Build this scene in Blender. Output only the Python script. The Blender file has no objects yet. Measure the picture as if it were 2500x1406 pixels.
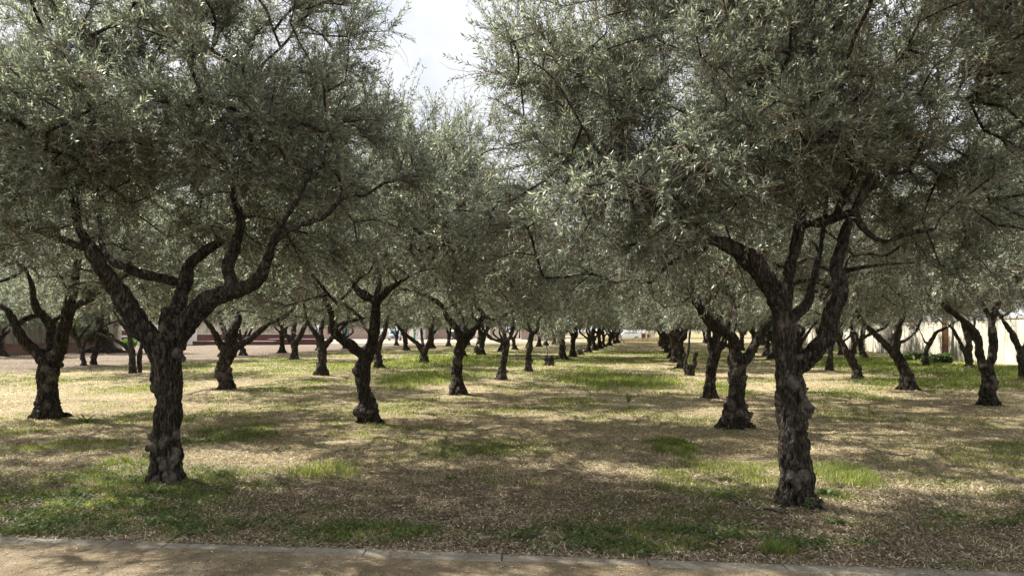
import bpy, math, random
import numpy as np
from mathutils import Vector

# ------------------------------------------------------------------ camera, sky, sun, exposure
S = bpy.context.scene
COL = S.collection
F, CX, HZ, CH = 1805.0, 1250.0, 805.0, 1.6      # focal length, centre, horizon (in 2500 px units), eye height
cam_d = bpy.data.cameras.new('camera')
cam = bpy.data.objects.new('camera', cam_d)
COL.objects.link(cam)
cam.location = (0, 0, CH)
cam.rotation_euler = (math.radians(90), 0, 0)
cam_d.sensor_width = 36.0
cam_d.lens = 36.0 * F / 2500.0
cam_d.shift_y = (HZ - 703.0) / 2500.0
cam_d.clip_start = 0.05
cam_d.clip_end = 5000
S.camera = cam

SUN_EL = math.radians(49)
SUN_AZ = math.atan2(-1.0, 0.45)                   # clockwise from +Y
sun_dir = Vector((math.sin(SUN_AZ) * math.cos(SUN_EL), math.cos(SUN_AZ) * math.cos(SUN_EL), math.sin(SUN_EL)))
sl = bpy.data.lights.new('sun', 'SUN')
sl.energy = 5.0
sl.angle = math.radians(0.55)
sl.color = (1.0, 0.955, 0.87)
so = bpy.data.objects.new('sun', sl)
COL.objects.link(so)
so.location = (-20, 20, 40)
so.rotation_euler = sun_dir.to_track_quat('Z', 'Y').to_euler()

W = bpy.data.worlds.new('World')
S.world = W
W.use_nodes = True
nt = W.node_tree
nt.nodes.clear()
wo = nt.nodes.new('ShaderNodeOutputWorld')
sky = nt.nodes.new('ShaderNodeTexSky')
sky.sky_type = 'NISHITA'
sky.sun_disc = False
sky.sun_elevation = SUN_EL
sky.sun_rotation = SUN_AZ
sky.air_density = 1.0
sky.dust_density = 2.0
bg = nt.nodes.new('ShaderNodeBackground')
bg.inputs['Strength'].default_value = 0.070
tc = nt.nodes.new('ShaderNodeTexCoord')
mp = nt.nodes.new('ShaderNodeMapping')
mp.inputs['Scale'].default_value = (1.0, 1.0, 2.2)
mp.inputs['Location'].default_value = (0.3, 0.1, 0.2)
nz = nt.nodes.new('ShaderNodeTexNoise')
nz.inputs['Scale'].default_value = 2.6
nz.inputs['Detail'].default_value = 7
nz.inputs['Roughness'].default_value = 0.55
nz.inputs['Distortion'].default_value = 0.5
cr = nt.nodes.new('ShaderNodeValToRGB')
cr.color_ramp.elements[0].position = 0.10
cr.color_ramp.elements[1].position = 0.40
nz2 = nt.nodes.new('ShaderNodeTexNoise')
nz2.inputs['Scale'].default_value = 3.4
nz2.inputs['Detail'].default_value = 5
cr2 = nt.nodes.new('ShaderNodeValToRGB')
cr2.color_ramp.elements[0].position = 0.32
cr2.color_ramp.elements[0].color = (5.6, 5.8, 6.15, 1)
cr2.color_ramp.elements[1].position = 0.62
cr2.color_ramp.elements[1].color = (6.9, 7.0, 7.2, 1)
mx = nt.nodes.new('ShaderNodeMix')
mx.data_type = 'RGBA'
L = nt.links.new
L(tc.outputs['Generated'], mp.inputs['Vector'])
L(mp.outputs[0], nz.inputs['Vector'])
L(mp.outputs[0], nz2.inputs['Vector'])
L(nz.outputs['Fac'], cr.inputs[0])
L(nz2.outputs['Fac'], cr2.inputs[0])
L(cr.outputs[0], mx.inputs['Factor'])
L(sky.outputs[0], mx.inputs['A'])
L(cr2.outputs[0], mx.inputs['B'])
L(mx.outputs['Result'], bg.inputs['Color'])
L(bg.outputs[0], wo.inputs['Surface'])

S.view_settings.view_transform = 'Standard'
S.view_settings.look = 'None'
S.view_settings.exposure = 1.25
S.view_settings.gamma = 1.0
S.render.engine = 'CYCLES'
S.cycles.max_bounces = 6
S.cycles.diffuse_bounces = 4
S.cycles.transmission_bounces = 4
S.cycles.transparent_max_bounces = 4
S.cycles.caustics_reflective = False
S.cycles.caustics_refractive = False
S.cycles.sample_clamp_indirect = 8.0

# ------------------------------------------------------------------ helpers
rng = np.random.default_rng(7)
R = random.Random(11)

def P(x, y, Y):
    """point at depth Y that the photo shows at pixel x, y"""
    return np.array([(x - CX) / F * Y, Y, CH - (y - HZ) / F * Y])

def G(x, y):
    """ground point under pixel x, y"""
    Y = CH * F / (y - HZ)
    return np.array([(x - CX) / F * Y, Y, 0.0])

def hash3(ix, iy, iz, seed=0):
    h = (ix * 374761393 + iy * 668265263 + iz * 2147483647 + seed * 1274126177) & 0xFFFFFFFF
    h = ((h ^ (h >> 13)) * 1274126177) & 0xFFFFFFFF
    h = (h ^ (h >> 16)) & 0xFFFFFF
    return h / float(0xFFFFFF)

def vnoise(p, seed=0):
    p = np.asarray(p, dtype=np.float64)
    i = np.floor(p).astype(np.int64)
    f = p - i
    f = f * f * (3 - 2 * f)
    r = 0
    for dx in (0, 1):
        wx = f[:, 0] if dx else 1 - f[:, 0]
        for dy in (0, 1):
            wy = f[:, 1] if dy else 1 - f[:, 1]
            for dz in (0, 1):
                wz = f[:, 2] if dz else 1 - f[:, 2]
                r = r + wx * wy * wz * hash3(i[:, 0] + dx, i[:, 1] + dy, i[:, 2] + dz, seed)
    return r

def fbm(p, oct=3, seed=0):
    p = np.asarray(p, dtype=np.float64)
    a, s, t = 0.5, 0.0, 0.0
    for o in range(oct):
        s = s + a * vnoise(p * (2 ** o), seed + o * 17)
        t += a
        a *= 0.5
    return s / t

def fbm2(x, y, f, oct=3, seed=0):
    return fbm(np.stack([x * f, y * f, np.full_like(x, seed * 3.7)], 1), oct, seed)

def norm(v):
    return v / np.maximum(np.linalg.norm(v, axis=-1, keepdims=True), 1e-9)

def mesh_np(name, verts, faces_list, mats=(), smooth=False, fattr=None, vattr=None):
    """faces_list: list of (n,k) index arrays with a material index: [(arr, mi), ...]"""
    me = bpy.data.meshes.new(name)
    verts = np.asarray(verts, dtype=np.float32)
    me.vertices.add(len(verts))
    me.vertices.foreach_set('co', verts.ravel())
    loops = np.concatenate([a.ravel() for a, _ in faces_list]).astype(np.int32)
    tot = np.concatenate([np.full(len(a), a.shape[1], dtype=np.int32) for a, _ in faces_list])
    start = np.concatenate([[0], np.cumsum(tot)[:-1]]).astype(np.int32)
    mi = np.concatenate([np.full(len(a), m, dtype=np.int32) for a, m in faces_list])
    me.loops.add(len(loops))
    me.loops.foreach_set('vertex_index', loops)
    me.polygons.add(len(tot))
    me.polygons.foreach_set('loop_start', start)
    me.polygons.foreach_set('loop_total', tot)
    me.polygons.foreach_set('material_index', mi)
    if smooth:
        me.polygons.foreach_set('use_smooth', np.ones(len(tot), dtype=bool))
    for m in mats:
        me.materials.append(m)
    if fattr is not None:
        for k, v in fattr.items():
            a = me.attributes.new(k, 'FLOAT', 'FACE')
            a.data.foreach_set('value', np.asarray(v, dtype=np.float32))
    if vattr is not None:
        for k, v in vattr.items():
            a = me.attributes.new(k, 'FLOAT', 'POINT')
            a.data.foreach_set('value', np.asarray(v, dtype=np.float32))
    me.update(calc_edges=True)
    return me

def link(name, data, parent=None, loc=None):
    o = bpy.data.objects.new(name, data)
    COL.objects.link(o)
    if parent is not None:
        o.parent = parent
    if loc is not None:
        o.location = loc
    return o

def tag(o, label=None, cat=None, group=None, kind=None):
    if label: o['label'] = label
    if cat: o['category'] = cat
    if group: o['group'] = group
    if kind: o['kind'] = kind
    return o

class MB:
    """collects simple shapes in one mesh"""
    def __init__(self):
        self.v, self.f, self.m = [], [], []
    def box(self, x0, x1, y0, y1, z0, z1, m=0, bev=0.0):
        n = len(self.v)
        for z in (z0, z1):
            self.v += [(x0, y0, z), (x1, y0, z), (x1, y1, z), (x0, y1, z)]
        for q in ((3, 2, 1, 0), (4, 5, 6, 7), (0, 1, 5, 4), (1, 2, 6, 5), (2, 3, 7, 6), (3, 0, 4, 7)):
            self.f.append([n + i for i in q]); self.m.append(m)
    def prism(self, pts, y0, y1, m=0):
        """profile in x,z extruded along y"""
        n = len(self.v); k = len(pts)
        self.v += [(p[0], y0, p[1]) for p in pts] + [(p[0], y1, p[1]) for p in pts]
        self.f.append([n + i for i in range(k)]); self.m.append(m)
        self.f.append([n + k + i for i in reversed(range(k))]); self.m.append(m)
        for i in range(k):
            j = (i + 1) % k
            self.f.append([n + i, n + k + i, n + k + j, n + j]); self.m.append(m)
    def cyl(self, c, r, h, axis='z', seg=20, m=0):
        n = len(self.v)
        for e in (0, 1):
            for i in range(seg):
                a = 2 * math.pi * i / seg
                u, w = r * math.cos(a), r * math.sin(a)
                t = (e - 0.5) * h
                self.v.append({'z': (c[0] + u, c[1] + w, c[2] + t), 'x': (c[0] + t, c[1] + u, c[2] + w), 'y': (c[0] + u, c[1] + t, c[2] + w)}[axis])
        self.f.append([n + i for i in reversed(range(seg))]); self.m.append(m)
        self.f.append([n + seg + i for i in range(seg)]); self.m.append(m)
        for i in range(seg):
            j = (i + 1) % seg
            self.f.append([n + i, n + j, n + seg + j, n + seg + i]); self.m.append(m)
    def build(self, name, mats, parent=None, smooth=False):
        me = bpy.data.meshes.new(name)
        me.from_pydata(self.v, [], self.f)
        for m in mats: me.materials.append(m)
        me.polygons.foreach_set('material_index', self.m)
        if smooth:
            me.polygons.foreach_set('use_smooth', [True] * len(self.f))
        me.update()
        return link(name, me, parent)

# ------------------------------------------------------------------ materials
def new_mat(name):
    m = bpy.data.materials.new(name)
    m.use_nodes = True
    m.node_tree.nodes.clear()
    return m, m.node_tree.nodes, m.node_tree.links.new

def ramp(N, stops):
    r = N.new('ShaderNodeValToRGB')
    e = r.color_ramp.elements
    while len(e) < len(stops): e.new(0.5)
    for k, (p, c) in enumerate(stops):
        e[k].position = p
        e[k].color = (*c, 1)
    return r

def plain(name, col, rough=0.6, var=0.15, scale=3.0, metal=0.0, bump=0.0, stretch=(1, 1, 1)):
    m, N, K = new_mat(name)
    o = N.new('ShaderNodeOutputMaterial'); b = N.new('ShaderNodeBsdfPrincipled')
    t = N.new('ShaderNodeTexCoord'); mpn = N.new('ShaderNodeMapping'); mpn.inputs['Scale'].default_value = stretch
    n = N.new('ShaderNodeTexNoise'); n.inputs['Scale'].default_value = scale; n.inputs['Detail'].default_value = 6
    lo = [c * (1 - var) for c in col]; hi = [min(1, c * (1 + var)) for c in col]
    r = ramp(N, [(0.3, lo), (0.7, hi)])
    K(t.outputs['Object'], mpn.inputs[0]); K(mpn.outputs[0], n.inputs['Vector']); K(n.outputs['Fac'], r.inputs[0]); K(r.outputs[0], b.inputs['Base Color'])
    b.inputs['Roughness'].default_value = rough
    b.inputs['Metallic'].default_value = metal
    if bump:
        bp = N.new('ShaderNodeBump'); bp.inputs['Strength'].default_value = bump; bp.inputs['Distance'].default_value = 0.02
        K(n.outputs['Fac'], bp.inputs['Height']); K(bp.outputs[0], b.inputs['Normal'])
    K(b.outputs[0], o.inputs[0])
    return m

def leafy(name, stops, rough=0.5, transl=0.35, attr='tone', tcol=(0.25, 0.32, 0.08), spec=0.5, trm=1.6):
    m, N, K = new_mat(name)
    o = N.new('ShaderNodeOutputMaterial'); b = N.new('ShaderNodeBsdfPrincipled')
    a = N.new('ShaderNodeAttribute'); a.attribute_name = attr
    r = ramp(N, stops)
    K(a.outputs['Fac'], r.inputs[0]); K(r.outputs[0], b.inputs['Base Color'])
    b.inputs['Roughness'].default_value = rough
    b.inputs['Specular IOR Level'].default_value = spec
    tr = N.new('ShaderNodeBsdfTranslucent')
    mul = N.new('ShaderNodeMix'); mul.data_type = 'RGBA'; mul.blend_type = 'MULTIPLY'; mul.inputs['Factor'].default_value = 1.0
    K(r.outputs[0], mul.inputs['A']); mul.inputs['B'].default_value = (tcol[0] * trm * 4, tcol[1] * trm * 4, tcol[2] * trm * 4, 1)
    K(mul.outputs['Result'], tr.inputs['Color'])
    ms = N.new('ShaderNodeMixShader'); ms.inputs[0].default_value = transl
    K(b.outputs[0], ms.inputs[1]); K(tr.outputs[0], ms.inputs[2]); K(ms.outputs[0], o.inputs[0])
    return m

M = {}
M['leaf'] = leafy('olive_leaf', [(0.0, (0.045, 0.058, 0.047)), (0.36, (0.125, 0.145, 0.115)), (0.62, (0.31, 0.33, 0.265)), (0.93, (0.52, 0.54, 0.45)), (0.975, (0.24, 0.19, 0.07)), (1.0, (0.45, 0.24, 0.05))],
                  rough=0.40, transl=0.42, tcol=(0.25, 0.262, 0.205), spec=0.7)
M['twig'] = plain('olive_twig', (0.20, 0.165, 0.12), 0.8, 0.3, 8)
M['fruit'] = plain('olive_fruit', (0.035, 0.03, 0.03), 0.35, 0.3, 9)
M['grass'] = leafy('green_grass', [(0.0, (0.08, 0.105, 0.028)), (0.5, (0.155, 0.185, 0.062)), (0.8, (0.28, 0.295, 0.115)), (1.0, (0.50, 0.45, 0.23))], rough=0.6, transl=0.4, tcol=(0.27, 0.30, 0.10), spec=0.3)
M['straw'] = leafy('dry_straw', [(0.0, (0.12, 0.09, 0.05)), (0.35, (0.38, 0.31, 0.18)), (0.75, (0.66, 0.58, 0.37)), (1.0, (0.80, 0.74, 0.52))], rough=0.7, transl=0.15, tcol=(0.25, 0.22, 0.14), spec=0.25)
M['litter'] = leafy('fallen_leaf', [(0.0, (0.07, 0.053, 0.036)), (0.45, (0.17, 0.128, 0.083)), (0.8, (0.36, 0.295, 0.195)), (1.0, (0.64, 0.57, 0.42))], rough=0.6, transl=0.1, tcol=(0.25, 0.22, 0.14), spec=0.35)
M['clover'] = leafy('clover_leaf', [(0.0, (0.045, 0.068, 0.022)), (0.6, (0.085, 0.125, 0.040)), (1.0, (0.16, 0.20, 0.08))], rough=0.62, transl=0.3, tcol=(0.24, 0.30, 0.10), spec=0.25)

def bark_mat():
    m, N, K = new_mat('olive_bark')
    o = N.new('ShaderNodeOutputMaterial'); b = N.new('ShaderNodeBsdfPrincipled')
    t = N.new('ShaderNodeTexCoord'); mpn = N.new('ShaderNodeMapping'); mpn.inputs['Scale'].default_value = (1, 1, 0.28)
    K(t.outputs['Object'], mpn.inputs[0])
    n1 = N.new('ShaderNodeTexNoise'); n1.inputs['Scale'].default_value = 38; n1.inputs['Detail'].default_value = 6; n1.inputs['Roughness'].default_value = 0.65; n1.inputs['Distortion'].default_value = 0.8
    n2 = N.new('ShaderNodeTexNoise'); n2.inputs['Scale'].default_value = 5; n2.inputs['Detail'].default_value = 4
    v1 = N.new('ShaderNodeTexVoronoi'); v1.inputs['Scale'].default_value = 42; v1.feature = 'DISTANCE_TO_EDGE'
    K(mpn.outputs[0], n1.inputs['Vector']); K(t.outputs['Object'], n2.inputs['Vector']); K(mpn.outputs[0], v1.inputs['Vector'])
    r1 = ramp(N, [(0.38, (0.008, 0.0066, 0.0055)), (0.5, (0.032, 0.027, 0.021)), (0.63, (0.125, 0.106, 0.083))])
    r2 = ramp(N, [(0.35, (0.75, 0.68, 0.6)), (0.65, (1.15, 1.15, 1.1))])
    K(n1.outputs['Fac'], r1.inputs[0]); K(n2.outputs['Fac'], r2.inputs[0])
    mu = N.new('ShaderNodeMix'); mu.data_type = 'RGBA'; mu.blend_type = 'MULTIPLY'; mu.inputs['Factor'].default_value = 1
    K(r1.outputs[0], mu.inputs['A']); K(r2.outputs[0], mu.inputs['B'])
    a = N.new('ShaderNodeAttribute'); a.attribute_name = 'burl'
    rb = ramp(N, [(0.3, (0.035, 0.030, 0.024)), (0.7, (0.17, 0.142, 0.112))])
    n3 = N.new('ShaderNodeTexNoise'); n3.inputs['Scale'].default_value = 22; n3.inputs['Detail'].default_value = 7
    K(t.outputs['Object'], n3.inputs['Vector']); K(n3.outputs['Fac'], rb.inputs[0])
    ad = N.new('ShaderNodeMath'); ad.operation = 'MULTIPLY_ADD'; ad.inputs[1].default_value = 1.6; 
    sb = N.new('ShaderNodeMath'); sb.operation = 'MULTIPLY_ADD'; sb.inputs[1].default_value = -1.1; sb.inputs[2].default_value = 0.25; sb.use_clamp = False
    K(n3.outputs['Fac'], sb.inputs[0]); K(a.outputs['Fac'], ad.inputs[0]); K(sb.outputs[0], ad.inputs[2]); ad.use_clamp = True
    mm = N.new('ShaderNodeMix'); mm.data_type = 'RGBA'
    K(ad.outputs[0], mm.inputs['Factor']); K(mu.outputs['Result'], mm.inputs['A']); K(rb.outputs[0], mm.inputs['B'])
    K(mm.outputs['Result'], b.inputs['Base Color'])
    b.inputs['Roughness'].default_value = 0.85
    b.inputs['Specular IOR Level'].default_value = 0.3
    sm = N.new('ShaderNodeMath'); sm.operation = 'MULTIPLY_ADD'; sm.inputs[1].default_value = 1.4
    K(v1.outputs['Distance'], sm.inputs[0]); K(n1.outputs['Fac'], sm.inputs[2])
    bp = N.new('ShaderNodeBump'); bp.inputs['Strength'].default_value = 1.0; bp.inputs['Distance'].default_value = 0.03
    K(sm.outputs[0], bp.inputs['Height']); K(bp.outputs[0], b.inputs['Normal'])
    K(b.outputs[0], o.inputs[0])
    return m
M['bark'] = bark_mat()

# ------------------------------------------------------------------ where the grass grows
# (pixel x, pixel y, half width px, half height px, strength, tall)
PATCH = [(250, 1215, 330, 75, 0.95, 0), (430, 1275, 260, 28, 0.7, 0), (60, 1260, 140, 40, 0.9, 0), (790, 1148, 110, 26, 0.75, 1), (560, 1060, 130, 32, 0.9, 0),
         (1180, 1092, 190, 24, 0.75, 0), (1200, 1158, 60, 22, 0.6, 0), (1310, 1175, 40, 16, 0.5, 0), (880, 1300, 150, 24, 0.7, 0), (1560, 1310, 330, 36, 0.85, 0), (1500, 1270, 200, 30, 0.55, 0),
         (1640, 1090, 60, 22, 0.8, 1), (1680, 1160, 110, 30, 0.45, 1), (1840, 1155, 60, 30, 0.5, 1), (2060, 1160, 100, 36, 0.75, 1), (2020, 1205, 90, 22, 0.6, 0), (1790, 1215, 60, 16, 0.6, 0),
         (1520, 932, 180, 22, 1.0, 1), (1760, 950, 60, 16, 0.9, 1), (1640, 965, 120, 10, 0.4, 0), (1040, 925, 130, 17, 1.0, 1), (980, 945, 60, 10, 0.7, 1),
         (2060, 965, 90, 16, 0.75, 0), (2330, 905, 260, 26, 1.05, 1), (2300, 938, 220, 14, 0.85, 1), (2450, 925, 120, 26, 0.8, 1), (2150, 885, 180, 14, 0.95, 1), (2400, 1040, 60, 14, 0.3, 0),
         (1075, 882, 170, 12, 0.95, 1), (800, 935, 120, 10, 0.6, 0), (700, 950, 120, 12, 0.6, 0), (350, 948, 120, 14, 0.6, 0), (100, 930, 160, 12, 0.55, 0), (200, 1090, 160, 20, 0.5, 0), (300, 1130, 130, 18, 0.6, 1),
         (650, 885, 150, 10, 0.6, 0), (860, 902, 120, 8, 0.6, 0), (520, 905, 90, 8, 0.6, 0), (1240, 890, 90, 9, 0.7, 1), (1480, 855, 70, 8, 0.7, 0), (1580, 880, 90, 6, 0.5, 0), (1440, 905, 50, 9, 0.7, 1),
         (2250, 1290, 200, 24, 0.5, 0), (2440, 1260, 130, 22, 0.6, 0), (1900, 1345, 60, 12, 0.7, 1), (1990, 1325, 120, 12, 0.5, 0), (2080, 855, 120, 8, 0.9, 1), (1150, 860, 200, 7, 0.7, 0), (920, 865, 200, 7, 0.6, 0),
         (620, 1150, 60, 16, 0.5, 0), (640, 1190, 80, 12, 0.4, 0), (960, 1000, 50, 8, 0.3, 0), (2000, 1000, 60, 8, 0.3, 0)]
PW = []
for (x, y, hw, hh, s, tall) in PATCH:
    c = G(x, y); rx = hw / F * c[1]
    ya = G(x, y + hh)[1]; yb = G(x, max(y - hh, 812))[1]
    PW.append((c[0], 0.5 * (ya + yb), rx, 0.5 * (yb - ya), s, tall))

def bare_mask(X, Y):
    d = (-16.5 + 0.19 * (Y - 27)) - X + 3.0 * (fbm2(X, Y, 0.25, 3, 61) - 0.5)
    return np.clip(d / 2.5, 0, 1) * np.clip((Y - 22) / 8, 0, 1)

def green_mask(X, Y):
    n = fbm2(X, Y, 1.3, 3, 5)
    m = np.zeros_like(X); tall = np.zeros_like(X)
    for (cx, cy, rx, ry, s, t) in PW:
        d = np.sqrt(((X - cx) / (rx * 1.15)) ** 2 + ((Y - cy) / (ry * 1.15)) ** 2)
        w = s * np.clip(1.45 - d, 0, 1) * np.clip((1.6 - d), 0, 1)
        m = np.maximum(m, w)
        if t: tall = np.maximum(tall, w)
    far = np.clip((Y - 14) / 20, 0, 1)
    big = fbm2(X, Y, 0.22, 3, 9)
    m = np.maximum(m, np.clip((big - 0.46) * 6, 0, 1) * far * 0.85)
    near = np.clip((fbm2(X, Y, 0.6, 3, 21) - 0.48) * 4, 0.04, 0.5)
    m = np.maximum(m, near)
    g = np.clip((m * 1.25 + (n - 0.5) * 1.9 - 0.12), 0, 1)
    g = g * (1 - 0.85 * bare_mask(X, Y))
    return g, np.clip(tall, 0, 1)

KS = -0.1164; KX0, KY0 = -3.94, 5.696          # back edge line of the kerb
def kerb_y(X): return KY0 + KS * (X - KX0)
def wall_r(Y): return 22.6 + 0.165 * (Y - 32.8)

# ------------------------------------------------------------------ ground
def build_ground():
    u = np.linspace(-1, 1, 560)
    xs = np.sinh(u * 5.2) / np.sinh(5.2) * 700
    v = np.linspace(0, 1, 620)
    ys = 2.0 + 0.0 + (np.exp(v * 6.2) - 1) / (np.exp(6.2) - 1) * 900
    ys = np.concatenate([[-300, -100, -30, -10, -4, -1, 0.8], ys])
    Xg, Yg = np.meshgrid(xs, ys)
    X = Xg.ravel(); Y = Yg.ravel()
    Z = (fbm2(X, Y, 0.5, 3, 2) - 0.5) * 0.06 + (fbm2(X, Y, 5.0, 3, 3) - 0.5) * 0.03
    inorch = np.clip((Y - kerb_y(X) - 0.02) / 0.3, 0, 1)
    Z = Z * inorch * np.clip(1 - (Y - 40) / 60, 0.1, 1) - 0.012
    for (bx, by, bw) in BASES:
        d = np.hypot(X - bx, Y - by)
        Z += 0.05 * np.exp(-(d / 0.55) ** 2) * inorch
    Z = np.where(Y < kerb_y(X), -0.03, Z)
    g, t = green_mask(X, Y)
    n, m = Xg.shape
    idx = np.arange(n * m).reshape(n, m)
    q = np.stack([idx[:-1, :-1], idx[:-1, 1:], idx[1:, 1:], idx[1:, :-1]], -1).reshape(-1, 4)
    me = mesh_np('ground', np.stack([X, Y, Z], 1), [(q, 0)], [M['ground']], True, vattr={'green': g, 'bare': bare_mask(X, Y)})
    o = link('ground', me)
    tag(o, kind='structure')

def ground_mat():
    m, N, K = new_mat('orchard_soil')
    o = N.new('ShaderNodeOutputMaterial'); b = N.new('ShaderNodeBsdfPrincipled')
    t = N.new('ShaderNodeTexCoord')
    def noise(s, d=6, r=0.6, dis=0):
        n = N.new('ShaderNodeTexNoise'); n.inputs['Scale'].default_value = s; n.inputs['Detail'].default_value = d
        n.inputs['Roughness'].default_value = r; n.inputs['Distortion'].default_value = dis
        K(t.outputs['Object'], n.inputs['Vector']); return n
    big = noise(0.35, 5); fine = noise(26, 6, 0.7, 1.0); mid = noise(3.5, 6, 0.65)
    dry = ramp(N, [(0.33, (0.085, 0.066, 0.043)), (0.47, (0.28, 0.225, 0.135)), (0.62, (0.56, 0.48, 0.31))])
    lit = ramp(N, [(0.3, (0.065, 0.049, 0.035)), (0.5, (0.145, 0.112, 0.075)), (0.68, (0.30, 0.24, 0.165))])
    grn = ramp(N, [(0.3, (0.05, 0.058, 0.022)), (0.5, (0.12, 0.142, 0.045)), (0.7, (0.24, 0.25, 0.09))])
    for r in (dry, lit, grn): K(fine.outputs['Fac'], r.inputs[0])
    sep = N.new('ShaderNodeSeparateXYZ'); K(t.outputs['Object'], sep.inputs[0])
    # leafy soil near the kerb, drier straw farther in
    ma = N.new('ShaderNodeMapRange'); ma.inputs['From Min'].default_value = 5.0; ma.inputs['From Max'].default_value = 13.0; ma.inputs['To Min'].default_value = -0.25; ma.inputs['To Max'].default_value = 0.42
    K(sep.outputs['Y'], ma.inputs['Value'])
    ad = N.new('ShaderNodeMath'); ad.operation = 'ADD'; K(ma.outputs[0], ad.inputs[0]); K(mid.outputs['Fac'], ad.inputs[1])
    r1 = ramp(N, [(0.42, (0, 0, 0)), (0.66, (1, 1, 1))]); K(ad.outputs[0], r1.inputs[0])
    m1 = N.new('ShaderNodeMix'); m1.data_type = 'RGBA'
    K(r1.outputs[0], m1.inputs['Factor']); K(lit.outputs[0], m1.inputs['A']); K(dry.outputs[0], m1.inputs['B'])
    a = N.new('ShaderNodeAttribute'); a.attribute_name = 'green'
    m2 = N.new('ShaderNodeMix'); m2.data_type = 'RGBA'
    cl = N.new('ShaderNodeMath'); cl.operation = 'MULTIPLY'; cl.inputs[1].default_value = 0.6; cl.use_clamp = True
    K(a.outputs['Fac'], cl.inputs[0])
    K(cl.outputs[0], m2.inputs['Factor']); K(m1.outputs['Result'], m2.inputs['A']); K(grn.outputs[0], m2.inputs['B'])
    rbg = ramp(N, [(0.35, (0.74, 0.72, 0.70)), (0.65, (1.08, 1.08, 1.08))]); K(big.outputs['Fac'], rbg.inputs[0])
    m3 = N.new('ShaderNodeMix'); m3.data_type = 'RGBA'; m3.blend_type = 'MULTIPLY'; m3.inputs['Factor'].default_value = 1
    ab = N.new('ShaderNodeAttribute'); ab.attribute_name = 'bare'
    bare_r = ramp(N, [(0.35, (0.09, 0.07, 0.052)), (0.5, (0.19, 0.15, 0.113)), (0.65, (0.34, 0.28, 0.215))]); K(fine.outputs['Fac'], bare_r.inputs[0])  # bare litter colour, with shade of trees and steps darkened into it
    m4 = N.new('ShaderNodeMix'); m4.data_type = 'RGBA'; K(ab.outputs['Fac'], m4.inputs['Factor']); K(m2.outputs['Result'], m4.inputs['A']); K(bare_r.outputs[0], m4.inputs['B'])
    K(m4.outputs['Result'], m3.inputs['A']); K(rbg.outputs[0], m3.inputs['B'])
    K(m3.outputs['Result'], b.inputs['Base Color'])
    b.inputs['Roughness'].default_value = 0.95
    b.inputs['Specular IOR Level'].default_value = 0.15
    bp = N.new('ShaderNodeBump'); bp.inputs['Strength'].default_value = 0.9; bp.inputs['Distance'].default_value = 0.03
    K(fine.outputs['Fac'], bp.inputs['Height']); K(bp.outputs[0], b.inputs['Normal'])
    K(b.outputs[0], o.inputs[0])
    return m
M['ground'] = ground_mat()

def sand_mat(name, cols, sc=1.0):
    m, N, K = new_mat(name)
    o = N.new('ShaderNodeOutputMaterial'); b = N.new('ShaderNodeBsdfPrincipled')
    t = N.new('ShaderNodeTexCoord')
    a = N.new('ShaderNodeTexNoise'); a.inputs['Scale'].default_value = 140 * sc; a.inputs['Detail'].default_value = 4; a.inputs['Roughness'].default_value = 0.8
    c = N.new('ShaderNodeTexNoise'); c.inputs['Scale'].default_value = 2.6 * sc; c.inputs['Detail'].default_value = 7; c.inputs['Roughness'].default_value = 0.7
    v = N.new('ShaderNodeTexVoronoi'); v.inputs['Scale'].default_value = 60 * sc
    for n in (a, c, v): K(t.outputs['Object'], n.inputs['Vector'])
    r = ramp(N, [(0.3, cols[0]), (0.5, cols[1]), (0.7, cols[2])]); K(a.outputs['Fac'], r.inputs[0])
    r2 = ramp(N, [(0.32, (0.62, 0.56, 0.50)), (0.62, (1.1, 1.1, 1.1))]); K(c.outputs['Fac'], r2.inputs[0])
    mu = N.new('ShaderNodeMix'); mu.data_type = 'RGBA'; mu.blend_type = 'MULTIPLY'; mu.inputs['Factor'].default_value = 1
    K(r.outputs[0], mu.inputs['A']); K(r2.outputs[0], mu.inputs['B']); K(mu.outputs['Result'], b.inputs['Base Color'])
    b.inputs['Roughness'].default_value = 0.95; b.inputs['Specular IOR Level'].default_value = 0.2
    ad = N.new('ShaderNodeMath'); ad.operation = 'ADD'; K(a.outputs['Fac'], ad.inputs[0]); K(v.outputs['Distance'], ad.inputs[1])
    bp = N.new('ShaderNodeBump'); bp.inputs['Strength'].default_value = 0.7; bp.inputs['Distance'].default_value = 0.006
    K(ad.outputs[0], bp.inputs['Height']); K(bp.outputs[0], b.inputs['Normal']); K(b.outputs[0], o.inputs[0])
    return m
M['path'] = sand_mat('gravel_path', [(0.075, 0.058, 0.038), (0.18, 0.143, 0.092), (0.44, 0.365, 0.24)])  # gravel colour, darkened to stand in for dappled tree shade
M['kerb'] = sand_mat('kerb_concrete', [(0.15, 0.135, 0.11), (0.24, 0.22, 0.18), (0.34, 0.315, 0.265)], 0.8)
M['road'] = sand_mat('pale_road', [(0.30, 0.23, 0.19), (0.38, 0.31, 0.26), (0.46, 0.38, 0.32)], 0.3)

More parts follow.
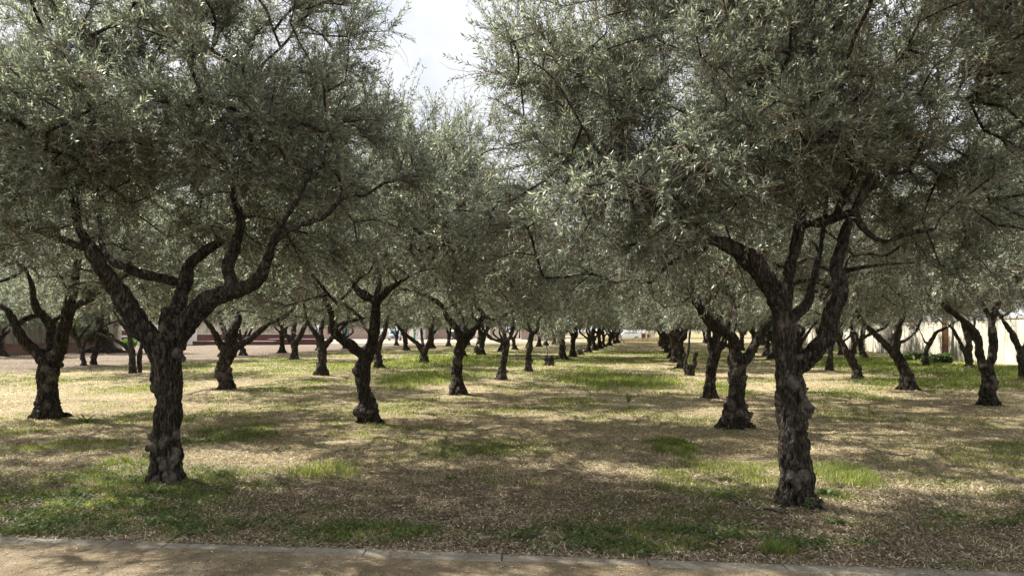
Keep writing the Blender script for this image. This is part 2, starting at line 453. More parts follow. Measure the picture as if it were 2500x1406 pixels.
# ------------------------------------------------------------------ trunk building
def tube(pts, rad, seg=14, step=0.06):
    """closed tube along a smoothed polyline; returns verts, quads, tris and the sampled axis"""
    pts = np.asarray(pts, float); rad = np.asarray(rad, float)
    # Catmull-Rom resample
    n = len(pts)
    if n > 2:
        ext = np.vstack([2 * pts[0] - pts[1], pts, 2 * pts[-1] - pts[-2]])
        out, ro = [], []
        for i in range(n - 1):
            p0, p1, p2, p3 = ext[i], ext[i + 1], ext[i + 2], ext[i + 3]
            k = max(2, int(np.linalg.norm(p2 - p1) / step))
            for t in np.linspace(0, 1, k, endpoint=False):
                out.append(0.5 * ((2 * p1) + (-p0 + p2) * t + (2 * p0 - 5 * p1 + 4 * p2 - p3) * t * t + (-p0 + 3 * p1 - 3 * p2 + p3) * t ** 3))
                ro.append(rad[i] * (1 - t) + rad[i + 1] * t)
        out.append(pts[-1]); ro.append(rad[-1])
        pts, rad = np.array(out), np.array(ro)
    T = norm(np.gradient(pts, axis=0))
    up = np.array([0.3, 0.9, 0.1])
    A = norm(np.cross(T, up)); B = np.cross(T, A)
    th = np.linspace(0, 2 * np.pi, seg, endpoint=False)
    V = pts[:, None, :] + rad[:, None, None] * (np.cos(th)[None, :, None] * A[:, None, :] + np.sin(th)[None, :, None] * B[:, None, :])
    m = len(pts)
    idx = np.arange(m * seg).reshape(m, seg)
    j = np.roll(idx, -1, axis=1)
    q = np.stack([idx[:-1], j[:-1], j[1:], idx[1:]], -1).reshape(-1, 4)
    V = V.reshape(-1, 3)
    c0, c1 = len(V), len(V) + 1
    V = np.vstack([V, pts[0] - T[0] * rad[0] * 0.3, pts[-1] + T[-1] * rad[-1] * 0.5])
    t0 = np.stack([j[0], idx[0], np.full(seg, c0)], -1)
    t1 = np.stack([idx[-1], j[-1], np.full(seg, c1)], -1)
    return V, q, np.vstack([t0, t1]), pts, rad

def ball(c, r, sq=(1, 1, 1), n=10):
    th = np.linspace(0, np.pi, n)[1:-1]; ph = np.linspace(0, 2 * np.pi, 2 * n, endpoint=False)
    V = np.array([[np.sin(a) * np.cos(b), np.sin(a) * np.sin(b), np.cos(a)] for a in th for b in ph])
    m, k = len(th), len(ph)
    idx = np.arange(m * k).reshape(m, k); j = np.roll(idx, -1, axis=1)
    q = np.stack([idx[:-1], idx[1:], j[1:], j[:-1]], -1).reshape(-1, 4)
    V = np.vstack([V, [0, 0, 1], [0, 0, -1]])
    t = np.vstack([np.stack([idx[0], j[0], np.full(k, m * k)], -1), np.stack([j[-1], idx[-1], np.full(k, m * k + 1)], -1)])
    return np.asarray(c) + V * r * np.asarray(sq), q, t

BURL_BITS = [[(0.9, (0, 0, 0)), (0.5, (0.7, 0, 0.4)), (0.42, (-0.6, 0.1, -0.6))],
             [(0.8, (0.2, 0, 0.1)), (0.62, (-0.55, 0, -0.35)), (0.4, (0.3, 0, -0.85))],
             [(0.85, (-0.1, 0, -0.1)), (0.45, (0.2, -0.1, 0.85)), (0.5, (0.75, 0.1, -0.3)), (0.35, (-0.8, 0, 0.4))],
             [(0.75, (-0.25, 0, 0.3)), (0.7, (0.3, 0, -0.4)), (0.35, (-0.6, 0, -0.6))]]
def hash_i(c): return int(abs(c[0] * 7919 + c[2] * 104729 + c[1] * 31))

def trunk_mesh(name, limbs, burls, base, voxel, seed):
    """limbs: [(pts, radii)], all relative to the base; fused by voxel remesh, then given bark relief"""
    V, Q, T, AX, AR = [], [], [], [], []
    off = 0
    for k, (p, r) in enumerate(limbs):
        v, q, t, ap, ar = tube(p, r)
        V.append(v); Q.append(q + off); T.append(t + off); off += len(v)
        AX.append(ap); AR.append(ar)
    for (c, r) in burls:
        for sc_, of_ in BURL_BITS[hash_i(c) % 4]:
            v, q, t = ball(np.asarray(c) + np.array(of_) * r, r * sc_, (1.05, 0.9, 1.15))
            V.append(v); Q.append(q + off); T.append(t + off); off += len(v)
    # roots spreading at the foot
    rr = np.random.default_rng(seed)
    r0 = limbs[0][1][0]
    nr = 7
    for k in range(nr):
        a = 2 * np.pi * (k + rr.random() * 0.6) / nr
        L_ = r0 * ((1.05 if seed == 3 else 1.55 if seed == 5 else 1.15) + 0.5 * rr.random())
        d = np.array([np.cos(a), np.sin(a), 0])
        pr = [d * r0 * 0.3 + [0, 0, 0.30 + 0.15 * rr.random()], d * r0 * 0.8 + [0, 0, 0.12], d * L_ + [0, 0, 0.0], d * L_ * 1.25 + [0, 0, -0.10]]
        v, q, t, ap, ar = tube(pr, [r0 * 0.46, r0 * 0.40, r0 * 0.27, r0 * 0.16])
        V.append(v); Q.append(q + off); T.append(t + off); off += len(v)
    V = np.vstack(V)
    me = mesh_np('tmp', V, [(np.vstack(Q), 0), (np.vstack(T), 0)])
    ob = bpy.data.objects.new('tmp', me); COL.objects.link(ob)
    md = ob.modifiers.new('r', 'REMESH'); md.mode = 'VOXEL'; md.voxel_size = voxel
    ms_ = ob.modifiers.new('s', 'SMOOTH'); ms_.factor = 0.6; ms_.iterations = 5
    dg = bpy.context.evaluated_depsgraph_get()
    ev = ob.evaluated_get(dg)
    m2 = bpy.data.meshes.new_from_object(ev)
    bpy.data.objects.remove(ob); bpy.data.meshes.remove(me)
    n = len(m2.vertices)
    co = np.empty(n * 3, dtype=np.float32); m2.vertices.foreach_get('co', co); co = co.reshape(-1, 3).astype(float)
    no = np.empty(n * 3, dtype=np.float32); m2.vertices.foreach_get('normal', no); no = no.reshape(-1, 3).astype(float)
    ax = np.vstack(AX)[::2]; ar = np.concatenate(AR)[::2]
    rad = np.empty(n)
    for s in range(0, n, 20000):
        d = np.linalg.norm(co[s:s + 20000, None, :] - ax[None], axis=2) - ar[None]
        k = d.argmin(1)
        rad[s:s + 20000] = ar[k]
    bm = np.zeros(n); bn = fbm((co + seed) * 11, 2, seed)
    for (c, r) in burls:
        d = np.linalg.norm((co - c) / np.array([1, 1, 1.15]), axis=1) / r + 0.9 * (bn - 0.5)
        bm = np.maximum(bm, np.clip((1.18 - d) * 3.2, 0, 1))
    p = co + seed * 3.1
    flute = fbm(p * [5.5, 5.5, 1.0], 2, seed) - 0.5
    lump = fbm(p * [6.5, 6.5, 5.0], 2, seed + 3) - 0.5
    ridge = np.abs(fbm(p * [26, 26, 6.5], 2, seed + 5) - 0.5) * 2
    fine = fbm(p * [60, 60, 20], 2, seed + 9) - 0.5
    wp = p + 0.05 * (np.stack([fbm(p * 4, 2, seed + 40), fbm(p * 4, 2, seed + 41), fbm(p * 4, 2, seed + 42)], 1) - 0.5)
    fur = np.clip(0.085 - np.abs(fbm(wp * [8.5, 8.5, 1.15], 1, seed + 12) - 0.5), 0, 1) / 0.085
    fur2 = np.clip(0.09 - np.abs(fbm(wp * [24, 24, 3.5], 1, seed + 14) - 0.5), 0, 1) / 0.09
    rs = np.clip(rad, 0.02, 0.25)
    disp = rs * (0.68 * flute * (1 - 0.7 * bm) + 0.50 * lump) + rs * 0.34 * (0.22 - ridge) * (1 - bm) + rs * 0.09 * fine * (1 - bm * 0.6) - rs * (0.26 * fur + 0.09 * fur2) * (1 - bm * 0.8)
    co = co + no * disp[:, None]
    m2.vertices.foreach_set('co', co.astype(np.float32).ravel())
    at = m2.attributes.new('burl', 'FLOAT', 'POINT'); at.data.foreach_set('value', bm.astype(np.float32))
    m2.materials.clear(); m2.materials.append(M['bark'])
    m2.polygons.foreach_set('use_smooth', np.ones(len(m2.polygons), dtype=bool))
    m2.polygons.foreach_set('material_index', np.zeros(len(m2.polygons), dtype=np.int32))
    m2.name = name
    m2.update()
    return m2, [(a, b) for a, b in zip(AX, AR)]

# ------------------------------------------------------------------ crown growing
def prisms(p0, p1, r0, r1, seg):
    d = norm(p1 - p0)
    ref = np.where(np.abs(d[:, 2:3]) > 0.9, np.array([[1.0, 0, 0]]), np.array([[0, 0, 1.0]]))
    A = norm(np.cross(d, ref)); B = np.cross(d, A)
    th = np.linspace(0, 2 * np.pi, seg, endpoint=False)
    ring = np.cos(th)[None, :, None] * A[:, None, :] + np.sin(th)[None, :, None] * B[:, None, :]
    V0 = p0[:, None, :] + ring * r0[:, None, None]
    V1 = p1[:, None, :] + ring * r1[:, None, None]
    V = np.concatenate([V0, V1], 1).reshape(-1, 3)
    n = len(p0)
    base = (np.arange(n) * 2 * seg)[:, None]
    i = np.arange(seg)[None]; j = (np.arange(seg) + 1)[None] % seg
    q = np.stack([base + i, base + j, base + seg + j, base + seg + i], -1).reshape(-1, 4)
    return V, q

def crown(name, axes, blobs, ncl, ntw, nlf, leaf, seed, lo=1.9, dens=0.0, shoots=0.09, fruit=0, wid=0.235, hang=0.38, bare=9.0, carve=None):
    """grows branches from the limbs to points in the crown's volume, then twigs with paired leaves.
       returns (branches mesh, crown mesh)"""
    rr = np.random.default_rng(seed)
    # volume points
    pts = []
    while len(pts) < ncl:
        m = ncl * 3
        b = blobs[0] if len(blobs) == 1 else None
        w = np.array([bl[3] * bl[4] * bl[5] for bl in blobs]); w = w / w.sum()
        which = rr.choice(len(blobs), m, p=w)
        B = np.array(blobs)[which]
        d = norm(rr.normal(size=(m, 3))); rad = rr.random(m) ** 0.42
        edge = 0.86 + 0.34 * (fbm(d * 2.3 + seed, 2, seed) - 0.35)
        p = B[:, :3] + d * (rad * edge)[:, None] * B[:, 3:6]
        k = fbm(p * 1.15 + seed * 5, 2, seed + 1) > 0.40 + dens
        k &= p[:, 2] > lo + 0.5 * (fbm(p * [0.9, 0.9, 0.01] + 7, 2, seed) - 0.5)
        if carve is not None: k &= carve(p)
        pts += list(p[k])
    pts = np.array(pts[:ncl])
    AX = []; AR = []
    for (a, r) in axes:
        s = max(1, int(len(a) * 0.25)) if len(axes) > 1 else 0
        AX.append(a[s:][::2]); AR.append(r[s:][::2])
    AX = np.vstack(AX); AR = np.concatenate(AR)
    kk = AX[:, 2] > min(1.35, AX[:, 2].max() - 0.2)
    AX, AR = AX[kk], AR[kk]
    d0 = np.linalg.norm(pts[:, None] - AX[None], axis=2).min(1)
    order = np.argsort(d0)
    pos = np.empty((len(AX) + ncl * 8, 3)); pl = np.zeros(len(pos)); par = np.full(len(pos), -1)
    n0 = len(AX); pos[:n0] = AX; n = n0
    pl[:n0] = np.clip(0.06 / AR, 0, 3) * -0.15
    tips = []
    for i in order:
        p = pts[i]
        d = np.linalg.norm(pos[:n] - p, axis=1)
        j = int(np.argmin(d + 0.30 * pl[:n]))
        q = pos[j]; L_ = d[j]
        k = int(np.clip(L_ / 0.16, 1, 7))
        sag = rr.normal(size=3) * 0.10 * L_ + np.array([0, 0, 0.10 * L_])
        prev = j
        for s in range(1, k + 1):
            t = s / k
            pos[n] = q * (1 - t) + p * t + sag * 4 * t * (1 - t) * 0.5 + rr.normal(size=3) * 0.012
            par[n] = prev; pl[n] = pl[prev] + L_ / k
            prev = n; n += 1
        tips.append(prev)
    pos, par, pl = pos[:n], par[:n], pl[:n]
    cnt = np.zeros(n)
    cnt[tips] = 1
    for i in range(n - 1, n0 - 1, -1):
        if par[i] >= 0: cnt[par[i]] += cnt[i]
    rad = np.clip(0.0050 * cnt ** 0.46, 0.003, 0.075)
    cap = np.full(n, 0.08); cap[:n0] = AR * 0.85
    for i in range(n0, n): cap[i] = cap[par[i]]
    rad = np.maximum(np.minimum(rad, cap), 0.003)
    e = np.arange(n0, n)
    ra, rb = rad[par[e]], rad[e]
    ra = np.where(par[e] < n0, rad[e] * 1.25, ra)
    ra = np.minimum(ra, rb * 1.8)
    p0, p1 = pos[par[e]], pos[e]
    big = rb > 0.011
    V1, q1 = prisms(p0[big], p1[big] + norm(p1[big] - p0[big]) * 0.012, ra[big], rb[big], 7)
    V2, q2 = prisms(p0[~big], p1[~big], ra[~big], rb[~big], 4)
    BV = np.vstack([V1, V2]); BQ = np.vstack([q1, q2 + len(V1)])
    # twigs
    tips = np.array(tips)
    src = np.repeat(tips, ntw)
    nt_ = len(src)
    back = rr.random(nt_) < 0.45
    src = np.where(back & (par[src] >= n0), par[src], src)
    ctr = np.mean([np.array(b[:3]) for b in blobs], 0)
    bd = norm(pos[src] - pos[np.maximum(par[src], 0)])
    out = norm(pos[src] - ctr - [0, 0, -0.8])
    td = norm(bd * 0.5 + out * 0.45 + norm(rr.normal(size=(nt_, 3))) * 0.80 + [0, 0, 0.24])
    tl = 0.19 + 0.27 * rr.random(nt_)
    zc = (pos[src][:, 2] - lo)
    outer = np.linalg.norm((pos[src] - ctr), axis=1) > 1.3
    sh = (rr.random(nt_) < shoots) & outer & (zc > 1.3)
    tl = np.where(sh, tl * 2.2, tl)
    td = np.where(sh[:, None], norm(td * 0.5 + out * 0.5 + [0, 0, 0.5]), td)
    droop = np.where(zc < 1.0, hang, 0.06) * (0.3 + rr.random(nt_)) * tl
    droop = np.where(sh, -0.05, droop)
    s0 = pos[src] + rr.normal(size=(nt_, 3)) * 0.01
    def tp(t):
        t = np.asarray(t)
        return s0 + td * (tl * t)[:, None] - np.array([0, 0, 1.0]) * (droop * t * t)[:, None]
    tv, tq = [], []
    off = 0
    for (a, b, r_) in ((0, 0.5, 0.0026), (0.5, 1.0, 0.0016)):
        v, q = prisms(tp(np.full(nt_, a)), tp(np.full(nt_, b)), np.full(nt_, r_ * (1.0 if leaf < 0.062 else 1.5)), np.full(nt_, r_ * 0.6), 3)
        tv.append(v); tq.append(q + off); off += len(v)
    # bare, dead and hanging twigs inside the crown
    nb = int(ncl * bare)
    bs = pos[rr.choice(np.arange(n0, n), nb)] + rr.normal(size=(nb, 3)) * 0.03
    bdir = norm(rr.normal(size=(nb, 3)) + [0, 0, -0.25]); bl_ = 0.16 + 0.34 * rr.random(nb)
    side_ = norm(np.cross(bdir, rr.normal(size=(nb, 3)))) * (bl_ * 0.22)[:, None]
    br_ = np.full(nb, 0.0022 * (1.0 if leaf < 0.062 else 1.7))
    q0, q1_, q2_, q3_ = bs, bs + bdir * (bl_ * 0.35)[:, None] + side_ * 0.8, bs + bdir * (bl_ * 0.7)[:, None] + side_, bs + bdir * bl_[:, None] + side_ * 0.3
    for (u0, u1, f0, f1) in ((q0, q1_, 1.3, 1.0), (q1_, q2_, 1.0, 0.8), (q2_, q3_, 0.8, 0.4)):
        v, q = prisms(u0, u1, br_ * f0, br_ * f1, 3)
        tv.append(v); tq.append(q + off); off += len(v)
    # leaves
    k = np.tile(np.arange(nlf), nt_); w = np.repeat(np.arange(nt_), nlf)
    t = ((k // 2) + 0.6 + 0.3 * rr.random(len(k))) / (nlf / 2 + 0.2)
    t = np.clip(t, 0, 1)
    base = s0[w] + td[w] * (tl[w] * t)[:, None] - np.array([0, 0, 1.0]) * (droop[w] * t * t)[:, None]
    tdir = norm(td[w] * tl[w][:, None] - np.array([0, 0, 2.0]) * (droop[w] * t)[:, None])
    ref = norm(rr.normal(size=(nt_, 3)))[w]
    a1 = norm(np.cross(tdir, ref)); a2 = np.cross(tdir, a1)
    sgn = np.where(k % 2 == 0, 1.0, -1.0)[:, None]
    per = np.where(((k // 2) % 2 == 0)[:, None], a1, a2) * sgn
    ld = norm(tdir * 0.78 + per * 0.62 + rr.normal(size=(len(k), 3)) * 0.15)
    ll = leaf * (0.75 + 0.5 * rr.random(len(k)))
    wv = norm(np.cross(ld, norm(rr.normal(size=(len(k), 3))))) 
    hw = ll * wid * 0.5 * (0.8 + 0.4 * rr.random(len(k)))
    bend = norm(np.cross(ld, wv)) * (ll * 0.06)[:, None]
    m1 = base + ld * (ll * 0.45)[:, None] + bend
    LV = np.stack([base, m1 + wv * hw[:, None], base + ld * ll[:, None], m1 - wv * hw[:, None]], 1).reshape(-1, 3)
    LQ = (np.arange(len(k)) * 4)[:, None] + np.arange(4)[None]
    tone = rr.random(len(k)) ** 1.15 * 0.90
    tone = np.clip(tone * 0.8 + 0.2 * fbm(base * 1.4, 2, seed + 4) , 0, 0.94)
    y = rr.random(len(k)) < 0.003
    tone = np.where(y, 0.97 + 0.03 * rr.random(len(k)), tone)
    tv = np.vstack(tv); tq = np.vstack(tq)
    allv = [LV, tv, BV]; faces = [(LQ, 0), (tq + len(LV), 1), (BQ + len(LV) + len(tv), 2)]
    tones = [tone, np.full(len(tq), 0.5), np.zeros(len(BQ))]
    mats = [M['leaf'], M['twig'], M['bark']]
    if fruit:
        fi = rr.choice(len(k), fruit, replace=False)
        c = base[fi] - [0, 0, 0.012]
        o6 = np.array([[1, 0, 0], [0, 1, 0], [-1, 0, 0], [0, -1, 0], [0, 0, 1.25], [0, 0, -1.25]]) * 0.0085
        FV = (c[:, None, :] + o6[None]).reshape(-1, 3)
        t8 = np.array([[0, 1, 4], [1, 2, 4], [2, 3, 4], [3, 0, 4], [1, 0, 5], [2, 1, 5], [3, 2, 5], [0, 3, 5]])
        FQ = ((np.arange(fruit) * 6)[:, None, None] + t8[None]).reshape(-1, 3)
        allv.append(FV); faces.append((FQ + len(LV) + len(tv) + len(BV), 3)); tones.append(np.zeros(len(FQ))); mats.append(M['fruit'])
    cme = mesh_np(name + '_crown', np.vstack(allv), faces, mats, False, fattr={'tone': np.concatenate(tones)})
    return cme

MORE = 1.5
def crown_blobs(cx, cy, seed):
    q = np.random.default_rng(seed + 5000)
    bl = [(cx * 0.6, cy * 0.6, 4.0, 2.4, 2.4, 1.8)]
    a0 = q.uniform(0, 6.28)
    for i in range(7):
        a = a0 + i * 2 * np.pi / 7 + q.normal() * 0.15
        r = 2.15 + q.normal() * 0.2
        bl.append((cx + r * np.cos(a), cy + r * np.sin(a), 3.1 + q.normal() * 0.25, 1.35, 1.35, 1.25))
    return bl

TREE_GROUP = 'olive trees of the grove'
BASES = []

SLIM = 0.88
def px_tree(base_px, limbs_px, burls_px, label, ncl, ntw, nlf, leaf, voxel, seed, blobs=None, lo=1.95, top=True, Yt=None, **kw):
    """a tree whose limbs are given as (x, y, radius px, depth offset m) lists, first one the trunk"""
    g = G(*base_px); Y0 = g[1]
    limbs = []
    for k, lb in enumerate(limbs_px):
        pts, rad = [], []
        for (x, y, r, dy) in lb:
            Yp = Y0 + dy
            pts.append(P(x, y, Yp) - g); rad.append(r / F * Yp * (SLIM if k == 0 else 0.95))
        if k == 0:
            pts = [pts[0] * [1, 1, 0] + [0, 0, -0.15]] + pts; rad = [rad[0]] + rad
        limbs.append((np.array(pts), np.array(rad)))
    burls = []
    for (x, y, r) in burls_px:
        # sit on the surface of the trunk that faces the camera
        Yp = Y0
        c = P(x, y, Yp) - g
        ax, ar = limbs[0]
        k = np.argmin(np.abs(ax[:, 2] - c[2]))
        zz = np.clip(c[2], ax[0, 2], ax[-1, 2])
        axx = np.interp(zz, ax[:, 2], ax[:, 0]); arr = np.interp(zz, ax[:, 2], ar); ayy = np.interp(zz, ax[:, 2], ax[:, 1])
        dx = np.clip((c[0] - axx) / arr, -1, 1)
        c[0] = axx + np.clip(c[0] - axx, -arr * 0.85, arr * 0.85)
        c[1] = ayy - arr * math.sqrt(max(0, 1 - min(dx * dx, 0.8))) * 0.84
        burls.append((c, r / F * Yp))
    kr_ = random.Random(seed)
    ax, ar = limbs[0]
    for i in range(4 if seed in (3, 5) else 10):
        a = kr_.uniform(0, 6.28); zz = kr_.uniform(0.05, ax[-1, 2])
        axx, ayy, arr = (np.interp(zz, ax[:, 2], q_) for q_ in (ax[:, 0], ax[:, 1], ar))
        burls.append((np.array([axx + math.cos(a) * arr * 0.92, ayy + math.sin(a) * arr * 0.92, zz]), min(arr * 0.42, kr_.uniform(0.045, 0.085))))
    root = link('olive_tree', None, loc=(g[0], g[1], 0))
    tag(root, label, 'olive tree', TREE_GROUP)
    BASES.append((g[0], g[1], limbs[0][1][0]))
    if 'carve' not in kw and Y0 < 34:
        rc = 1.5
        kw['carve'] = lambda p: (p[:, 2] > 2.55 + 0.1 * np.sin(p[:, 0] * 3)) | (np.hypot(p[:, 0], p[:, 1] * 0.8) > rc) | (p[:, 1] > 0.7)
    tm, axes = trunk_mesh('trunk', limbs, burls, g, voxel, seed)
    link('trunk', tm, root)
    if ncl:
        if blobs is None:
            tipm = np.mean([a[-1][:2] for a, _ in axes[1:]] or [[0, 0]], 0)
            cx, cy = tipm * 0.5
            blobs = crown_blobs(cx, cy, seed)
        c = crown('t%d' % seed, axes, blobs, int(ncl * MORE), ntw, nlf, leaf, seed, lo=lo, **kw)
        c.name = 'crown'
        link('crown', c, root)
    return root

# ------------------------------------------------------------------ the trees that can be told apart
# A: big tree on the left in front
px_tree((410, 1185), [
    [(409, 1182, 42, 0), (408, 1110, 41, 0), (411, 1048, 41, 0), (412, 973, 38, 0), (408, 900, 39, 0), (410, 850, 44, 0), (418, 812, 34, 0.02)],
    [(392, 868, 30, 0), (366, 829, 30, -0.05), (323, 764, 26, -0.15), (279, 699, 24, -0.3), (239, 640, 22, -0.45), (215, 600, 18, -0.5), (190, 545, 13, -0.5), (178, 470, 10, -0.45), (150, 380, 7, -0.35), (150, 290, 5, -0.3)],
    [(225, 612, 14, -0.5), (165, 590, 11, -0.4), (100, 566, 9, -0.25), (40, 548, 7, 0.0), (-20, 530, 5, 0.2)],
    [(430, 850, 30, 0.05), (448, 805, 30, 0.05), (488, 752, 27, 0), (530, 725, 23, -0.1), (580, 708, 21, -0.2), (627, 689, 19, -0.3), (650, 640, 16, -0.4), (668, 590, 13, -0.5), (690, 545, 10, -0.6), (730, 480, 7, -0.7), (770, 400, 5, -0.7)],
    [(668, 590, 9, -0.5), (720, 555, 9, -0.6), (790, 530, 7, -0.6), (840, 480, 6, -0.7)],
    [(420, 830, 24, 0.12), (432, 770, 22, 0.2), (447, 700, 18, 0.35), (463, 650, 16, 0.5), (498, 615, 13, 0.6), (545, 580, 11, 0.8), (560, 500, 9, 0.9), (540, 420, 7, 1.0), (530, 320, 5, 1.0)],
    [(447, 695, 13, 0.35), (400, 680, 14, 0.3), (345, 668, 13, 0.2), (300, 650, 11, 0.3), (265, 630, 9, 0.5), (240, 560, 7, 0.8), (250, 480, 5, 1.0)],
    [(568, 702, 16, -0.15), (557, 655, 15, 0.0), (576, 600, 14, 0.15), (588, 540, 12, 0.2), (570, 470, 10, 0.2), (590, 390, 8, 0.1), (610, 290, 6, 0.0), (600, 200, 4, 0)],
    [(404, 830, 18, 0.1), (400, 785, 16, 0.15), (402, 752, 13, 0.2)]],
    [(388, 1083, 15), (413, 1073, 15), (411, 1125, 15), (436, 1120, 17), (449, 1060, 12), (425, 1165, 18), (398, 1168, 12), (455, 862, 13), (380, 1060, 12), (447, 1100, 12), (405, 800, 12), (402, 822, 9), (405, 1120, 11), (372, 1090, 9)],
    'thickest gnarled olive tree, front left, trunk with rounded pale burls forking into two spreading limbs',
    900, 8, 28, 0.052, 0.011, 3, lo=2.2, dens=0.035, carve=lambda p: (p[:, 2] > 2.5) | (np.abs(p[:, 0]) > 1.2) | (p[:, 1] > 0.6),
    blobs=[(0.0, 0.1, 4.4, 2.35, 2.5, 2.2), (-0.9, 0.2, 3.7, 2.2, 2.3, 1.6), (1.0, 0.5, 3.3, 1.7, 2.0, 1.2)])
# B: tall tree on the right in front
px_tree((1945, 1243), [
    [(1942, 1236, 46, 0), (1940, 1180, 42, 0), (1941, 1118, 40, 0), (1936, 1060, 38, 0), (1934, 1000, 37, 0), (1933, 940, 36, 0), (1924, 883, 33, 0), (1916, 833, 28, 0), (1913, 784, 30, 0), (1908, 745, 30, 0)],
    [(1910, 760, 26, 0), (1895, 720, 28, -0.05), (1870, 677, 29, -0.1), (1828, 634, 27, -0.2), (1792, 606, 22, -0.3), (1742, 585, 16, -0.35), (1700, 556, 12, -0.4), (1643, 535, 9, -0.45), (1590, 480, 8, -0.5), (1530, 420, 7, -0.6), (1470, 395, 7, -0.7), (1420, 405, 6, -0.8), (1385, 440, 4, -0.8), (1375, 480, 3, -0.8)],
    [(1480, 397, 6, -0.7), (1440, 340, 5, -0.75), (1400, 270, 4.5, -0.8), (1340, 180, 4, -0.8), (1250, 130, 3, -0.8), (1180, 110, 2.2, -0.8)],
    [(1600, 490, 6, -0.5), (1500, 488, 5, -0.6), (1450, 470, 4.5, -0.7), (1395, 500, 3.5, -0.7)],
    [(1909, 765, 24, 0.05), (1917, 690, 18, 0.15), (1938, 613, 16, 0.25), (1955, 540, 17, 0.3), (1952, 456, 16, 0.3), (1927, 392, 14, 0.25), (1913, 343, 12, 0.2), (1880, 280, 9, 0.1), (1835, 225, 7, 0.0), (1815, 140, 5, -0.1), (1825, 30, 4, -0.2)],
    [(1915, 350, 10, 0.2), (1950, 315, 9, 0.1), (1985, 285, 9, 0.0), (2040, 285, 7, -0.1), (2100, 290, 5, -0.2)],
    [(1935, 905, 24, 0.02), (1958, 888, 25, 0), (1988, 860, 27, -0.05), (2020, 812, 26, -0.1), (2030, 768, 24, -0.15), (2052, 705, 19, -0.1), (2040, 655, 16, 0), (2055, 606, 14, 0.1), (2066, 560, 12, 0.2), (2100, 490, 10, 0.3), (2160, 430, 8, 0.4), (2230, 370, 5, 0.5)],
    [(1916, 790, 18, 0.1), (1941, 768, 15, 0.2), (1970, 741, 13, 0.3), (1984, 691, 11, 0.45), (1998, 634, 9, 0.6), (2010, 560, 7, 0.8), (2020, 470, 5, 1.0)],
    [(1953, 548, 12, 0.3), (1990, 545, 12, 0.1), (2035, 535, 12, -0.1), (2082, 522, 11, -0.3), (2112, 563, 10, -0.5), (2160, 590, 9, -0.6), (2212, 570, 8, -0.7), (2283, 560, 5, -0.8)],
    [(2040, 534, 10, -0.1), (2062, 480, 11, -0.2), (2085, 430, 9, -0.3), (2060, 370, 7, -0.4), (2005, 345, 6, -0.5), (1960, 360, 5, -0.6)],
    [(2082, 522, 10, -0.3), (2119, 450, 10, -0.3), (2145, 420, 8, -0.3), (2210, 420, 6, -0.3), (2260, 330, 5, -0.2), (2300, 230, 4, -0.2)],
    [(2048, 665, 8, 0), (2110, 652, 6, -0.2), (2170, 645, 5, -0.3), (2235, 641, 4, -0.4)],
    [(1742, 588, 9, -0.35), (1700, 620, 8, -0.2), (1640, 640, 6, -0.1), (1590, 690, 4, 0)],
    [(1490, 400, 3.5, -0.6), (1492, 300, 3.0, -0.6), (1484, 200, 2.6, -0.6), (1482, 60, 2.2, -0.6), (1478, -60, 1.6, -0.6)]],
    [(1924, 933, 17), (1980, 985, 22), (1934, 801, 13), (1870, 730, 11), (1922, 1164, 17), (1945, 1150, 12), (1932, 1178, 11), (1895, 1062, 13), (1897, 935, 10), (1983, 1005, 14), (1905, 700, 9), (1968, 950, 9)],
    'tall dark olive tree at front right, furrowed trunk with one limb forking right',
    1080, 8, 28, 0.050, 0.011, 5, lo=2.0, dens=0.045, fruit=900,
    carve=lambda p: ((p[:, 2] > 2.45) | (p[:, 0] < -1.0) | (p[:, 0] > 1.1) | (p[:, 1] > 0.7)) & ~((p[:, 0] < -0.4) & (p[:, 2] > 3.2) & (vnoise(p * 2.6, 8) > 0.50)),
    blobs=[(0.3, 0.1, 4.4, 2.3, 2.5, 2.1), (-0.9, 0.2, 4.1, 1.9, 2.2, 1.8), (-1.65, 0.0, 4.3, 1.35, 1.6, 1.6), (-1.75, 0.2, 3.0, 1.2, 1.8, 1.3), (-1.3, 0.3, 2.7, 1.3, 1.8, 1.0), (-1.9, 1.2, 2.7, 1.2, 1.5, 1.0), (1.8, 0.5, 3.1, 1.4, 1.8, 1.2)])
# C
px_tree((900, 1035), [
    [(902, 1030, 28, 0), (895, 991, 24, 0), (887, 949, 19, 0), (885, 906, 20, 0), (893, 872, 20, 0), (908, 835, 17, 0), (915, 792, 15, 0), (917, 750, 14, 0), (920, 728, 14, 0)],
    [(888, 870, 14, 0), (866, 849, 13, -0.1), (838, 832, 12, -0.25), (815, 808, 12, -0.35), (811, 772, 8, -0.4), (795, 735, 8, -0.4), (780, 712, 6, -0.3), (745, 670, 5, 0)],
    [(812, 800, 7, -0.35), (844, 787, 6, -0.6), (892, 776, 4, -0.8)],
    [(918, 735, 11, 0), (889, 721, 11, 0.1), (869, 704, 9, 0.2), (858, 680, 8, 0.3), (820, 640, 7, 0.4), (760, 605, 6, 0.6), (705, 575, 5, 0.8)],
    [(922, 732, 11, 0), (945, 710, 10, -0.1), (972, 692, 8, -0.2), (1010, 672, 6, -0.3), (1050, 640, 5, -0.3), (1080, 600, 4, -0.2)],
    [(919, 725, 8, 0), (925, 680, 7, 0.4), (915, 620, 6, 0.8), (925, 560, 4, 1.0)]],
    [(878, 1000, 14), (869, 904, 9), (906, 1006, 10), (890, 1012, 8), (914, 990, 8)],
    'olive tree second in the row left of the lane, straight trunk above low left limb',
    700, 6, 22, 0.062, 0.020, 8, blobs=crown_blobs(0.1, 0, 8) + [(1.75, 0.3, 4.35, 1.3, 1.5, 1.1), (0.9, 0.2, 4.9, 1.2, 1.4, 0.8)])
